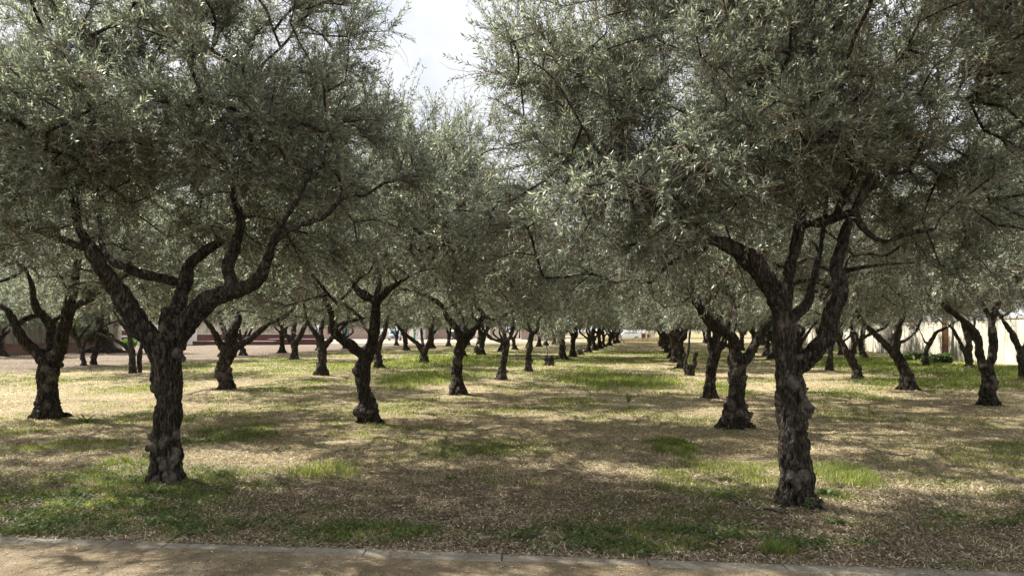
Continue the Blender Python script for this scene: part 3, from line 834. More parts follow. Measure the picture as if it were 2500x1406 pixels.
# D
px_tree((1117, 965), [
    [(1118, 962, 22, 0), (1115, 929, 15, 0), (1116, 892, 14, 0), (1119, 863, 15, 0), (1130, 835, 15, 0)],
    [(1128, 838, 11, 0), (1116, 804, 9, -0.2), (1093, 775, 8, -0.4), (1076, 744, 8, -0.5), (1042, 724, 6, -0.6), (1014, 711, 4, -0.6)],
    [(1130, 836, 10, 0), (1131, 805, 8, 0.2), (1122, 764, 7, 0.5), (1105, 735, 6, 0.7), (1090, 690, 4, 0.8)],
    [(1132, 836, 12, 0), (1150, 812, 11, 0), (1170, 787, 9, 0), (1180, 768, 8, 0), (1160, 740, 6, -0.3), (1150, 700, 4, -0.5)],
    [(1178, 770, 6, 0), (1207, 781, 6, 0.1), (1232, 770, 6, 0.2), (1256, 758, 5, 0.3), (1290, 740, 4, 0.3)]],
    [(1111, 875, 7), (1122, 885, 8), (1098, 945, 8), (1118, 925, 6), (1104, 878, 5)],
    'olive tree third in the row left of the lane, limbs splayed in a fan',
    520, 6, 18, 0.075, 0.026, 11)
# U
px_tree((117, 1022), [
    [(117, 1020, 32, 0), (114, 985, 28, 0), (114, 948, 25, 0), (116, 898, 28, 0), (120, 870, 27, 0)],
    [(110, 885, 18, 0), (92, 862, 17, 0), (58, 832, 14, -0.1), (35, 789, 11, -0.1), (12, 752, 9, -0.1), (-30, 745, 7, 0), (-70, 700, 5, 0)],
    [(36, 800, 8, -0.1), (60, 780, 8, 0.1), (90, 770, 7, 0.2), (110, 760, 6, 0.3)],
    [(120, 870, 16, 0.1), (126, 824, 14, 0.2), (120, 789, 13, 0.2), (88, 752, 9, 0.1), (76, 690, 8, 0), (55, 650, 6, -0.2), (0, 620, 4, -0.3)],
    [(128, 880, 19, 0), (145, 856, 18, -0.1), (158, 800, 17, -0.2), (168, 749, 14, -0.3), (182, 689, 11, -0.3), (195, 620, 8, -0.3), (220, 560, 5, -0.2)],
    [(168, 760, 9, -0.3), (200, 738, 8, -0.4), (240, 712, 8, -0.5), (280, 690, 6, -0.6), (330, 660, 4, -0.6)],
    [(120, 792, 8, 0.2), (150, 770, 7, 0.3), (190, 748, 6, 0.5), (230, 730, 5, 0.7)]],
    [(131, 905, 10), (138, 918, 11), (130, 926, 9), (142, 905, 8)],
    'broad olive tree at left edge, flaring foot and pale burl cluster high on trunk',
    560, 6, 20, 0.066, 0.021, 13)
# V
px_tree((553, 952), [
    [(552, 950, 20, 0), (546, 906, 19, 0), (550, 880, 19, 0), (557, 860, 21, 0), (562, 845, 20, 0)],
    [(553, 858, 12, 0), (534, 835, 10, -0.1), (519, 804, 8, -0.3), (497, 778, 6, -0.5), (470, 755, 4, -0.6)],
    [(562, 850, 14, 0), (570, 806, 13, 0.1), (582, 775, 10, 0.3), (566, 747, 9, 0.5), (550, 715, 6, 0.7)],
    [(572, 850, 13, 0), (593, 838, 11, 0), (619, 821, 9, -0.2), (650, 795, 7, -0.3), (684, 778, 7, -0.4), (707, 764, 5, -0.4), (724, 742, 4, -0.4)],
    [(560, 840, 10, 0), (545, 800, 8, 0.4), (530, 760, 6, 0.8)]],
    [(540, 915, 9), (552, 920, 8), (562, 905, 8), (535, 905, 7)],
    'stout olive tree behind the front left one, knobbly waist, long limb reaching right',
    440, 6, 18, 0.078, 0.028, 17)
# J
px_tree((1797, 1047), [
    [(1798, 1042, 33, 0), (1796, 1010, 31, 0), (1799, 975, 24, 0), (1799, 935, 23, 0), (1801, 892, 22, 0), (1800, 870, 22, 0)],
    [(1797, 880, 17, 0), (1792, 845, 15, 0), (1785, 822, 14, -0.05), (1756, 804, 15, -0.1), (1721, 772, 13, -0.2), (1702, 741, 12, -0.3), (1688, 708, 11, -0.3), (1672, 660, 7, -0.3), (1650, 610, 5, -0.3)],
    [(1806, 890, 16, 0), (1822, 876, 15, 0), (1844, 843, 12, 0), (1861, 812, 10, 0), (1881, 785, 9, 0), (1905, 740, 8, 0.1), (1930, 690, 6, 0.3)],
    [(1786, 822, 8, 0), (1795, 770, 7, 0.4), (1780, 710, 5, 0.8)]],
    [(1781, 986, 14), (1823, 1014, 15), (1814, 923, 9), (1784, 954, 8), (1800, 1010, 11), (1778, 1015, 9), (1810, 895, 7), (1824, 990, 9)],
    'dark olive tree with swollen lumpy foot and V-shaped trunk behind the front right tree',
    600, 6, 22, 0.062, 0.020, 19)
# K
px_tree((1733, 974), [
    [(1733, 970, 18, 0), (1734, 935, 13, 0), (1739, 892, 14, 0), (1744, 863, 16, 0), (1745, 850, 15, 0)],
    [(1740, 860, 10, 0), (1732, 835, 9, 0), (1730, 806, 7, 0.1), (1733, 764, 6, 0.2), (1725, 730, 4, 0.2)],
    [(1748, 858, 10, 0), (1762, 843, 9, -0.1), (1774, 815, 8, -0.3), (1780, 780, 6, -0.4), (1790, 740, 4, -0.4)],
    [(1745, 850, 9, 0), (1750, 800, 8, 0.3), (1762, 760, 5, 0.6)]],
    [(1740, 930, 6), (1723, 968, 6), (1733, 972, 6), (1745, 968, 6), (1760, 843, 6)],
    'slimmer olive tree with a flared ring of pale roots behind the V-shaped dark tree',
    480, 6, 18, 0.075, 0.027, 23)
# M
px_tree((2216, 953), [
    [(2216, 950, 20, 0), (2213, 920, 17, 0), (2201, 886, 15, 0), (2188, 866, 15, 0)],
    [(2186, 868, 10, 0), (2164, 843, 9, 0), (2142, 821, 8, -0.1), (2116, 795, 7, -0.2), (2099, 775, 6, -0.2), (2080, 740, 4, -0.2)],
    [(2188, 862, 11, 0), (2190, 835, 9, 0), (2194, 798, 8, 0), (2204, 775, 7, 0), (2215, 740, 5, 0)],
    [(2197, 836, 5, 0), (2215, 828, 4, 0.2), (2240, 806, 3.5, 0.4)],
    [(2186, 866, 7, 0.1), (2170, 845, 6, 0.4), (2180, 815, 5, 0.9)]],
    [(2213, 905, 6), (2225, 925, 6), (2205, 885, 5)],
    'olive tree in the right grove leaning left, with a long thin left limb',
    440, 6, 18, 0.078, 0.027, 29)
# N
px_tree((2412, 993), [
    [(2411, 989, 24, 0), (2415, 949, 17, 0), (2414, 914, 17, 0), (2406, 890, 18, 0)],
    [(2402, 895, 12, 0), (2392, 869, 10, 0), (2389, 835, 10, -0.1), (2372, 804, 10, -0.1), (2349, 781, 9, -0.2), (2321, 758, 8, -0.3), (2301, 741, 7, -0.3), (2264, 733, 5, -0.4)],
    [(2412, 895, 12, 0), (2424, 872, 11, 0), (2426, 832, 11, 0), (2422, 792, 10, 0.1), (2430, 758, 8, 0.2), (2450, 720, 5, 0.3)],
    [(2422, 792, 7, 0.1), (2405, 755, 6, 0.4), (2385, 715, 4, 0.6)]],
    [(2420, 940, 10), (2406, 941, 7), (2425, 930, 8), (2399, 890, 5)],
    'olive tree nearest the right edge, forked trunk with two pale burls at mid height',
    520, 6, 20, 0.07, 0.023, 31)
# further traced ones
px_tree((1224, 930), [
    [(1224, 928, 14, 0), (1228, 892, 9, 0), (1236, 849, 10, 0), (1240, 830, 9, 0)],
    [(1240, 835, 6, 0), (1253, 798, 5.5, 0), (1253, 764, 5, 0), (1262, 735, 3, 0)],
    [(1234, 840, 6, 0), (1222, 834, 5, -0.2), (1199, 826, 5, -0.4), (1184, 809, 4, -0.5), (1172, 790, 4, -0.6), (1150, 770, 3, -0.6)],
    [(1236, 835, 6, 0), (1230, 812, 6, 0.2), (1218, 790, 5, 0.5), (1210, 760, 3, 0.7)]],
    [(1220, 880, 5), (1238, 905, 5), (1215, 925, 6), (1237, 850, 4), (1228, 915, 5)],
    'warty olive tree fourth in the row left of the lane, arched low limb curling left', 360, 5, 16, 0.09, 0.03, 37)
px_tree((1290, 908), [
    [(1291, 905, 11, 0), (1291, 863, 8.5, 0), (1296, 825, 7.5, 0), (1300, 812, 7, 0)],
    [(1299, 815, 6, 0), (1312, 804, 5.5, 0), (1315, 781, 5, 0.1), (1332, 762, 4, 0.2)],
    [(1297, 815, 5, 0), (1290, 790, 5, 0.2), (1280, 765, 3, 0.4)]],
    [(1300, 880, 4), (1282, 885, 4), (1296, 895, 4), (1300, 850, 3)],
    'narrow knob-studded olive tree, fifth in the row left of the lane', 340, 5, 16, 0.095, 0.03, 41)
px_tree((785, 918), [
    [(784, 916, 17, 0), (785, 892, 13, 0), (788, 860, 11, 0), (786, 835, 14, 0)],
    [(784, 840, 9, 0), (770, 815, 7, -0.1), (755, 795, 5, -0.2), (745, 770, 4, -0.3)],
    [(792, 845, 9, 0), (806, 830, 8, 0), (822, 812, 6, 0), (850, 785, 5, 0.1)],
    [(786, 838, 8, 0), (784, 800, 7, 0.2), (792, 770, 4, 0.3)]],
    [(797, 882, 6), (775, 890, 5)],
    'olive tree with pinched waist and crowded limbs, left of the straight-trunked dark one', 360, 5, 16, 0.09, 0.03, 43)
px_tree((925, 899), [
    [(926, 896, 13, 0), (923, 870, 10, 0), (925, 845, 8, 0), (930, 830, 8, 0)],
    [(930, 832, 7, 0), (938, 815, 6, 0), (946, 780, 5, 0), (955, 750, 4, 0)],
    [(926, 835, 6, 0), (908, 815, 5, 0.2), (890, 800, 4, 0.3)]],
    [(920, 885, 5)],
    'olive tree with a bulging pale foot, standing just right of the straight-trunked dark one', 340, 5, 16, 0.095, 0.032, 47)
px_tree((1036, 886), [
    [(1036, 884, 11, 0), (1034, 868, 10, 0), (1036, 850, 9, 0)],
    [(1032, 858, 7, 0), (1022, 842, 6, 0), (1005, 828, 5, 0), (988, 815, 5, -0.2), (970, 795, 4, -0.3)],
    [(1038, 858, 7, 0), (1048, 835, 7, 0), (1054, 805, 6, 0), (1058, 780, 4, 0)],
    [(1035, 855, 5, 0), (1030, 825, 4, 0.3), (1028, 800, 3, 0.5)]],
    [], 'small olive tree splitting near the ground between the silver car and the fan-shaped tree', 320, 5, 16, 0.10, 0.034, 53)
px_tree((717, 878), [
    [(717, 877, 11, 0), (718, 855, 9, 0), (719, 835, 10, 0)],
    [(716, 840, 7, 0), (700, 820, 6, 0), (688, 800, 5, 0), (675, 780, 3, 0)],
    [(721, 838, 8, 0), (735, 815, 7, 0), (745, 795, 5, 0), (760, 775, 3, 0)],
    [(719, 836, 7, 0), (717, 805, 6, 0.3), (722, 780, 4, 0.4)]],
    [], 'Y-shaped olive tree standing before the low red steps', 320, 5, 14, 0.11, 0.036, 59)
px_tree((325, 913), [
    [(323, 912, 9, 0), (323, 880, 8.5, 0), (323, 851, 8, 0)],
    [(321, 862, 6, 0), (303, 843, 6, 0), (284, 832, 5.5, -0.1), (258, 821, 4, -0.2), (235, 812, 3, -0.2)],
    [(321, 852, 6, 0), (314, 812, 6, 0), (293, 785, 5, 0), (278, 760, 3, 0)],
    [(343, 912, 7, 0.3), (341, 870, 7, 0.3), (350, 830, 6, 0.3), (362, 790, 4, 0.3)]],
    [], 'twin-stemmed olive tree seen just left of the thick front left trunk', 340, 5, 14, 0.10, 0.033, 61)
px_tree((204, 894), [
    [(206, 893, 7, 0), (201, 870, 6.5, 0), (201, 848, 6, 0)],
    [(199, 850, 4.5, 0), (190, 835, 4, 0), (176, 817, 3.5, 0), (165, 795, 3, 0)],
    [(203, 850, 4.5, 0), (210, 830, 4.5, 0), (230, 813, 4, 0.1), (245, 800, 3, 0.1)]],
    [(196, 875, 3)], 'small olive tree with a slender wishbone fork in front of the stained left wall', 320, 5, 14, 0.11, 0.034, 67)
px_tree((229, 892), [
    [(227, 891, 8, 0), (231, 870, 7.5, 0), (237, 845, 7, 0), (242, 812, 7, 0)],
    [(241, 830, 5, 0), (252, 820, 4, 0), (270, 815, 3, 0), (285, 835, 2.5, 0)],
    [(242, 815, 6, 0), (249, 785, 5, 0), (250, 760, 3, 0)]],
    [(222, 870, 5), (221, 882, 4)], 'crooked olive tree with a lumpy left side before the stained left wall end', 320, 5, 14, 0.11, 0.034, 71)
px_tree((2094, 926), [
    [(2095, 924, 15, 0), (2092, 900, 12, 0), (2076, 874, 10, 0), (2068, 862, 9, 0)],
    [(2068, 866, 8, 0), (2059, 843, 7, 0), (2048, 821, 7, 0), (2040, 800, 5, 0), (2025, 770, 3, 0)],
    [(2078, 872, 8, 0), (2084, 855, 7, 0.2), (2082, 826, 6, 0.3), (2078, 790, 4, 0.4)],
    [(2080, 862, 5, 0), (2093, 835, 5, -0.3), (2128, 814, 5, -0.5), (2160, 800, 4, -0.6)]],
    [(2088, 905, 5)], 'leaning olive tree at the edge of the bright grass, right of the front right trunk', 360, 5, 16, 0.09, 0.032, 73)
px_tree((2024, 906), [
    [(2023, 905, 10, 0), (2026, 880, 8, 0), (2028, 855, 8, 0), (2030, 835, 8, 0)],
    [(2030, 838, 6, 0), (2020, 815, 5, 0), (2010, 790, 3, 0)], [(2031, 838, 6, 0), (2042, 815, 5, 0), (2055, 790, 3, 0)]],
    [(2018, 890, 4)], 'straight dark olive trunk tucked close behind the right fork of the front right tree', 340, 5, 16, 0.095, 0.033, 79)
px_tree((2261, 898), [
    [(2261, 897, 8, 0), (2260, 870, 7, 0), (2265, 848, 7, 0), (2275, 830, 6, 0)],
    [(2274, 832, 5.5, 0), (2286, 812, 5, 0), (2305, 802, 4, 0), (2325, 790, 3, 0)], [(2270, 838, 3.5, 0), (2260, 836, 3, 0), (2255, 828, 2.5, 0), (2245, 805, 2, 0)]],
    [], 'thin curved olive tree standing alone in front of the sunlit right wall', 320, 5, 14, 0.10, 0.03, 83)
px_tree((2366, 902), [
    [(2366, 900, 11, 0), (2364, 870, 10, 0), (2366, 845, 9, 0)],
    [(2360, 870, 6, 0), (2350, 850, 6, 0), (2335, 820, 5.5, 0), (2322, 798, 4, 0), (2300, 790, 3, 0)], [(2366, 848, 7, 0), (2360, 815, 7, 0), (2350, 790, 5, 0), (2340, 765, 3, 0)],
    [(2367, 848, 6, 0), (2372, 820, 5, 0.3), (2380, 790, 3, 0.4)]],
    [(2375, 880, 4)], 'olive tree with a slanting left limb behind the tree nearest the right edge', 340, 5, 14, 0.10, 0.032, 89)
px_tree((2500, 929), [
    [(2500, 928, 12, 0), (2495, 890, 10, 0), (2490, 860, 9, 0)], [(2492, 868, 8, 0), (2484, 840, 8, 0), (2474, 820, 8, 0), (2458, 795, 6, 0), (2440, 770, 4, 0)], [(2496, 868, 7, 0), (2505, 835, 6, 0), (2515, 800, 4, 0)]],
    [], 'olive trunk cut by the right edge of the photo, leaning left', 360, 5, 16, 0.09, 0.032, 97)

# trees just outside the frame whose crowns reach into it or shade it
def root_tree(x, y, label, mesh_set, rot, sc, sz=None):
    r = link('olive_tree', None, loc=(x, y, 0))
    r.rotation_euler = (0, 0, rot); r.scale = (sc, sc, sz or sc)
    tag(r, label, 'olive tree', TREE_GROUP)
    for nm, me in mesh_set:
        link(nm, me, r)
    BASES.append((x, y, 0.2))
    return r

def generic(seed, ncl, ntw, nlf, leaf, voxel, r0=0.20, fork=1.1, **kw):
    rr = np.random.default_rng(seed)
    h = fork * rr.uniform(0.85, 1.2)
    lean = rr.normal(size=2) * 0.12
    tr = (np.array([[0, 0, -0.15], [0, 0, 0.0], [lean[0] * 0.2, lean[1] * 0.2, h * 0.35], [lean[0] * 0.9, lean[1] * 0.5, h * 0.7], [lean[0], lean[1], h]]), np.array([r0 * 1.25, r0 * 1.15, r0 * 0.85, r0 * 0.8, r0 * 0.9]))
    limbs = [tr]
    k = rr.integers(3, 5)
    a0 = rr.uniform(0, 6.28)
    for i in range(k):
        a = a0 + 2 * np.pi * i / k + rr.normal() * 0.3
        d = np.array([np.cos(a), np.sin(a)])
        e = rr.uniform(0.45, 0.9)
        z0 = h - rr.uniform(0.0, 0.2)
        w = rr.normal(size=2) * 0.12
        p = [[lean[0] * 0.9, lean[1] * 0.9, z0], [lean[0] + d[0] * 0.3 * e, lean[1] + d[1] * 0.3 * e, z0 + 0.22], [lean[0] + d[0] * 0.65 * e + w[0], lean[1] + d[1] * 0.65 * e + w[1], z0 + 0.65],
             [lean[0] + d[0] * 1.05 * e - w[0], lean[1] + d[1] * 1.05 * e - w[1], z0 + 1.1], [lean[0] + d[0] * 1.7 * e, lean[1] + d[1] * 1.7 * e, z0 + 1.65]]
        rl = r0 * rr.uniform(0.5, 0.65)
        limbs.append((np.array(p), np.array([rl, rl * 0.95, rl * 0.75, rl * 0.55, rl * 0.35])))
    burls = []
    for i in range(7):
        a = rr.uniform(0, 6.28); z = rr.uniform(0.05, h)
        burls.append((np.array([np.cos(a) * r0 * 0.85 + lean[0] * z / h, np.sin(a) * r0 * 0.85, z]), rr.uniform(0.05, 0.10)))
    tm, axes = trunk_mesh('trunk', limbs, burls, None, voxel, seed)
    c = crown('g%d' % seed, axes, kw.pop('blobs', crown_blobs(0, 0, seed)), int(ncl * MORE), ntw, nlf, leaf, seed, **kw)
    c.name = 'crown'
    return [('trunk', tm), ('crown', c)]

near_set = generic(201, 760, 7, 24, 0.055, 0.02, lo=2.2, blobs=[(0, 0, 4.0, 2.9, 2.7, 1.95), (0.3, 0.5, 4.8, 2.0, 2.0, 1.4)])
root_tree(8.9, 9.7, 'olive tree past the right edge, its leafy sprays hanging into the upper right', near_set, 0.6, 1.05)
root_tree(-9.5, 8.0, 'olive tree standing past the left edge, its shade falling on the clover', near_set, 2.6, 1.0)

FARS = [generic(300 + i, 430, 6, 16, 0.105, 0.04, lo=1.7 + 0.05 * (i % 4), r0=0.17 + 0.012 * (i % 4), fork=0.9 + 0.12 * (i % 4)) for i in range(8)]
MIDS = [generic(320 + i, 450, 7, 16, 0.09, 0.035, lo=1.8) for i in range(2)]
ORD = ['first', 'second', 'third', 'fourth', 'fifth', 'sixth', 'seventh', 'eighth', 'ninth', 'tenth', 'eleventh', 'twelfth', 'thirteenth', 'fourteenth', 'fifteenth', 'sixteenth', 'seventeenth', 'eighteenth', 'nineteenth', 'twentieth']
def row(Ys, X0, Y0, sl, n0, where, jit=0.25, face=None):
    for k, Y in enumerate(Ys):
        x = X0 + sl * (Y - Y0) + R.uniform(-jit, jit)
        rs = R.choice(MIDS) if Y < 36 else R.choice(FARS)
        s = R.uniform(0.9, 1.08)
        root_tree(x, Y + R.uniform(-0.3, 0.3), 'olive tree %s back in the %s' % (ORD[n0 + k], where), rs, R.uniform(0, 6.28), s, s * R.uniform(0.92, 1.05))
row([39, 43.3, 52.6, 57.8, 63, 68.2, 73.4, 78.6, 83.8, 89, 94.2], -3.54, 7.6, 0.198, 6, 'row along the left side of the lane', 0.12)
row([30.4, 35.6, 40.8, 46, 51.2, 56.4, 61.6, 66.8, 72, 77.2, 82.4, 87.6, 93], 2.53, 6.56, 0.187, 4, 'row along the right side of the lane', 0.12)
row([41.5, 46.5, 53.5, 58.8, 64.2, 69.5, 75, 80, 86, 92], -8.35, 13.3, 0.19, 6, 'second row left of the lane')
row([52, 57.8, 64, 70, 76, 82], -14.0, 27.2, 0.19, 4, 'third row left of the lane')
row([38.5, 45.8, 50.7, 56.5, 62, 68, 74], -18.8, 32.8, 0.17, 3, 'fourth row left of the lane')
row([44, 50], -30.3, 44, 0.15, 0, 'row closest to the stained left wall')
row([34.5, 40, 45.5, 51, 56.5, 62, 68, 74, 80, 86, 92], 8.3, 7.6, 0.187, 5, 'second row right of the lane')
row([40.7, 46.5, 52, 58, 64, 70, 77, 84], 13.2, 7.6, 0.187, 4, 'row closest to the sunlit right wall')

# ------------------------------------------------------------------ cut stumps
def stump(base_px, limbs, burls, label, seed, shoots=0, head=None):
    g = G(*base_px); Y = g[1]
    L_ = []
    for k, lb in enumerate(limbs):
        pts = [P(x, y, Y + dy) - g for (x, y, r, dy) in lb]; rad = [r / F * (Y + dy) for (x, y, r, dy) in lb]
        if k == 0: pts = [pts[0] * [1, 1, 0] + [0, 0, -0.12]] + pts; rad = [rad[0]] + rad
        L_.append((np.array(pts), np.array(rad)))
    bl = [(P(x, y, Y) - g - [0, 0.1, 0], r / F * Y) for (x, y, r) in burls]
    root = link('olive_stump', None, loc=(g[0], g[1], 0))
    tag(root, label, 'tree stump', 'cut stumps in the rows')
    tm, ax = trunk_mesh('trunk', L_, bl, None, 0.025, seed)
    link('trunk', tm, root)
    BASES.append((g[0], g[1], 0.2))
    if head:
        cx, cy, cz, rx, rz, n = head
        c0 = P(cx, cy, Y) - g
        c = crown('s', ax, [(c0[0], 0, c0[2], rx, rx, rz)], n, 6, 14, 0.09, seed, lo=c0[2] - rz * 0.8)
        c.name = 'crown'
        link('crown', c, root)
stump((1340, 894), [[(1341, 892, 10, 0), (1340, 880, 10, 0)], [(1338, 884, 6, 0), (1333, 876, 6, 0), (1329, 870, 4, 0)], [(1344, 884, 6, 0), (1348, 876, 5, 0), (1344, 868, 4, 0)],
      [(1335, 870, 1.6, 0), (1337, 855, 1.4, 0), (1333, 842, 1.2, 0), (1332, 822, 1.0, 0)], [(1334, 846, 1.2, 0), (1345, 832, 1.2, 0), (1352, 816, 1.0, 0)]],
      [(1336, 888, 4), (1347, 887, 5)], 'low two-pronged olive stump with a thin crooked shoot, left of the lane', 401, head=(1348, 800, 790, 0.9, 0.7, 60))
stump((1415, 867), [[(1415, 866, 8, 0), (1413, 856, 8, 0), (1412, 852, 5, 0)]], [(1418, 858, 5), (1411, 860, 4)], 'low rounded olive stump beside a bent trunk, further up the row left of the lane', 403)
stump((1685, 919), [[(1683, 917, 11, 0), (1681, 900, 11, 0), (1679, 890, 8, 0)], [(1679, 895, 7, 0), (1673, 886, 5, 0), (1678, 868, 4, 0), (1682, 849, 3.4, 0), (1684, 815, 2.8, 0), (1690, 790, 2, 0)],
      [(1687, 902, 6, 0), (1696, 890, 5.5, 0), (1695, 876, 5, 0), (1701, 860, 5, 0)]],
      [(1677, 905, 5)], 'cut stump with a sawn prong and pale regrown stem, right of the lane', 405, head=(1680, 772, 785, 0.95, 0.6, 70))
stump((1163, 863), [[(1163, 862, 6, 0), (1163, 852, 6, 0), (1163, 846, 4, 0)], [(1163, 848, 1.4, 0), (1165, 830, 1.1, 0), (1168, 808, 0.9, 0)]], [], 'short squared-off stump with a single upright whip, in the second row left of the lane', 407)

# ------------------------------------------------------------------ ground, path, kerb
build_ground()
bpy.data.objects['ground'].data.materials[0] = M['ground']
mb = MB()
def strip(x0, x1, off0, off1, z, n=60):
    V, Fc = [], []
    for i in range(n + 1):
        x = x0 + (x1 - x0) * i / n
        V += [(x, kerb_y(x) + off0, z), (x, kerb_y(x) + off1, z)]
    for i in range(n):
        Fc.append([2 * i, 2 * i + 2, 2 * i + 3, 2 * i + 1])
    return V, Fc
V, Fc = strip(-40, 40, -4.2, -0.15, 0.0115, 2000)
V = [(x, y + ((0.055 * float(kn) - 0.02) if i % 2 else 0), z) for i, ((x, y, z), kn) in enumerate(zip(V, fbm(np.array([(v[0] * 2.6, 0, 0) for v in V]), 4, 3)))]
me = bpy.data.meshes.new('path'); me.from_pydata(V, [], Fc); me.materials.append(M['path']); me.update()
tag(link('path', me), kind='structure')
# kerb: flush slabs with narrow joints
bmx = MB()
x = -30.0
kr = random.Random(5)
while x < 30:
    L_ = 1.0 if kr.random() < 0.75 else 0.7
    # place joints where the photo shows them
    nxt = x + L_
    for jx in (-2.565, -1.05, -0.07, 1.83):
        if x < jx - 0.25 and nxt > jx - 0.25 and nxt != jx: nxt = jx
    a, b = x + 0.005, nxt - 0.005
    za = 0.012 + kr.uniform(-0.003, 0.004)
    n = len(bmx.v)
    w0, w1 = -0.175 + kr.uniform(-0.004, 0.004), 0.0
    bz = 0.008
    prof = [(w0, -0.05), (w0, za - bz), (w0 + bz, za), (w1 - bz, za), (w1, za - bz), (w1, -0.05)]
    for xx in (a, b):
        for (dy, z) in prof: bmx.v.append((xx, kerb_y(xx) + dy, z))
    for i in range(5):
        bmx.f.append([n + i, n + 6 + i, n + 7 + i, n + 1 + i][::-1]); bmx.m.append(0)
    bmx.f.append([n + i for i in range(6)]); bmx.m.append(0)
    bmx.f.append([n + 6 + i for i in reversed(range(6))]); bmx.m.append(0)
    x = nxt
ko = bmx.build('kerb', [M['kerb']])
tag(ko, kind='structure')

# ------------------------------------------------------------------ ground cover
def ground_z(X, Y):
    Z = (fbm2(X, Y, 0.5, 3, 2) - 0.5) * 0.06 + (fbm2(X, Y, 5.0, 3, 3) - 0.5) * 0.03
    io = np.clip((Y - kerb_y(X) - 0.02) / 0.3, 0, 1)
    Z = Z * io * np.clip(1 - (Y - 40) / 60, 0.1, 1) - 0.012
    for (bx, by, bw) in BASES:
        d2 = (X - bx) ** 2 + (Y - by) ** 2
        Z += 0.05 * np.exp(-d2 / 0.3025) * io
    return np.where(Y < kerb_y(X), 0.0, Z)

def scatter(n, y0, y1, p, rr, marg=1.0):
    u = rr.random(n)
    a = 1 - p
    Y = (y0 ** a + u * (y1 ** a - y0 ** a)) ** (1 / a)
    X = (rr.random(n) * 2 - 1) * (0.74 * Y + marg)
    return X, Y

def blades(name, X, Y, Z, h, w, tone, mat, rr, lean=0.5, seg2=True):
    n = len(X)
    a = rr.random(n) * 2 * np.pi
    side = np.stack([np.cos(a), np.sin(a), np.zeros(n)], 1)
    b = rr.random(n) * 2 * np.pi
    le = np.stack([np.cos(b), np.sin(b), np.zeros(n)], 1) * (lean * h * (0.3 + rr.random(n)))[:, None]
    p = np.stack([X, Y, Z], 1)
    m = p + np.stack([np.zeros(n), np.zeros(n), h * 0.6], 1) + le * 0.35
    t = p + np.stack([np.zeros(n), np.zeros(n), h * (1 - 0.25 * lean)], 1) + le
    V = np.stack([p - side * w[:, None] * 0.5, p + side * w[:, None] * 0.5, m + side * w[:, None] * 0.4, m - side * w[:, None] * 0.4, t], 1).reshape(-1, 3)
    i = (np.arange(n) * 5)[:, None]
    me = mesh_np(name, V, [(i + np.array([[0, 1, 2, 3]]), 0), (i + np.array([[3, 2, 4]]), 0)], [mat], fattr={'tone': np.concatenate([tone, tone])})
    return link(name, me)

rr = np.random.default_rng(99)
# green grass
X, Y = scatter(1500000, 4.9, 80, 1.35, rr)
g, tall = green_mask(X, Y)
k = (rr.random(len(X)) < np.clip((g - 0.12) * 1.05, 0, 1) ** 1.3) & (Y > kerb_y(X) + 0.03) & (X < wall_r(Y) - 0.2)
X, Y, g, tall = X[k], Y[k], g[k], tall[k]
cl = fbm2(X, Y, 5.0, 3, 31)
k = cl > 0.45
X, Y, g, tall, cl = X[k], Y[k], g[k], tall[k], cl[k]
h = (0.03 + 0.05 * rr.random(len(X))) * (1 + 1.4 * tall) * (0.6 + 0.9 * (cl - 0.3)) * (1 + np.clip((Y - 10) / 60, 0, 0.6))
w = 0.0035 * (1 + np.clip((Y - 6) / 6, 0, 7))
tone = np.clip(rr.random(len(X)) * 0.8 + (fbm2(X, Y, 0.9, 2, 4) - 0.5) * 0.8 + 0.05, 0, 1)
go = blades('grass', X, Y, ground_z(X, Y), h, w, tone, M['grass'], rr, 0.8)
tag(go, 'green grass growing in patches through the dry straw between the trees', 'grass', kind='stuff')
# dry straw
X, Y = scatter(560000, 4.9, 60, 1.5, rr)
k = (Y > kerb_y(X) + 0.02) & (rr.random(len(X)) < 0.25 + 0.75 * np.clip((Y - 5) / 5, 0, 1))
X, Y = X[k], Y[k]
k = (fbm2(X, Y, 3.0, 2, 8) > 0.42) & (rr.random(len(X)) > 0.8 * bare_mask(X, Y))
X, Y = X[k], Y[k]
h = (0.012 + 0.035 * rr.random(len(X)) ** 2) * (1 + np.clip((Y - 10) / 50, 0, 0.8))
so_ = blades('dry_grass', X, Y, ground_z(X, Y), h, 0.0035 * (1 + np.clip((Y - 6) / 6, 0, 7)), np.clip(rr.random(len(X)) * 0.75 + 1.1 * (fbm2(X, Y, 1.6, 3, 19) - 0.38), 0, 1), M['straw'], rr, 2.4)
tag(so_, 'short dead straw-coloured grass covering the orchard floor', 'dry grass', kind='stuff')
# fallen leaves, also on kerb and path
X, Y = scatter(430000, 3.9, 34, 1.9, rr)
ky = kerb_y(X)
on_path = Y < ky
on_kerb = on_path & (Y > ky - 0.19)
k = (~on_path | (rr.random(len(X)) < np.where(on_kerb, 0.035 + 0.5 * np.exp(-(ky - Y) / 0.025), 0.035))) & (rr.random(len(X)) < np.where(Y > ky, 0.35 + 0.65 * np.clip(1.6 - (Y - ky) / 4, 0, 1), 1))
k &= (fbm2(X, Y, 2.2, 2, 12) > 0.36) | on_path
X, Y, on_path, on_kerb = X[k], Y[k], on_path[k], on_kerb[k]
n = len(X)
a = rr.random(n) * 2 * np.pi
ll = 0.024 + 0.022 * rr.random(n); ll *= 1 + np.clip((Y - 9) / 18, 0, 0.9)
ti = rr.normal(size=n) * 0.3 * np.where(on_path, 0.15, 1)
d = np.stack([np.cos(a), np.sin(a), ti], 1)
sd = np.stack([-np.sin(a), np.cos(a), rr.normal(size=n) * 0.5 * np.where(on_path, 0.2, 1)], 1)
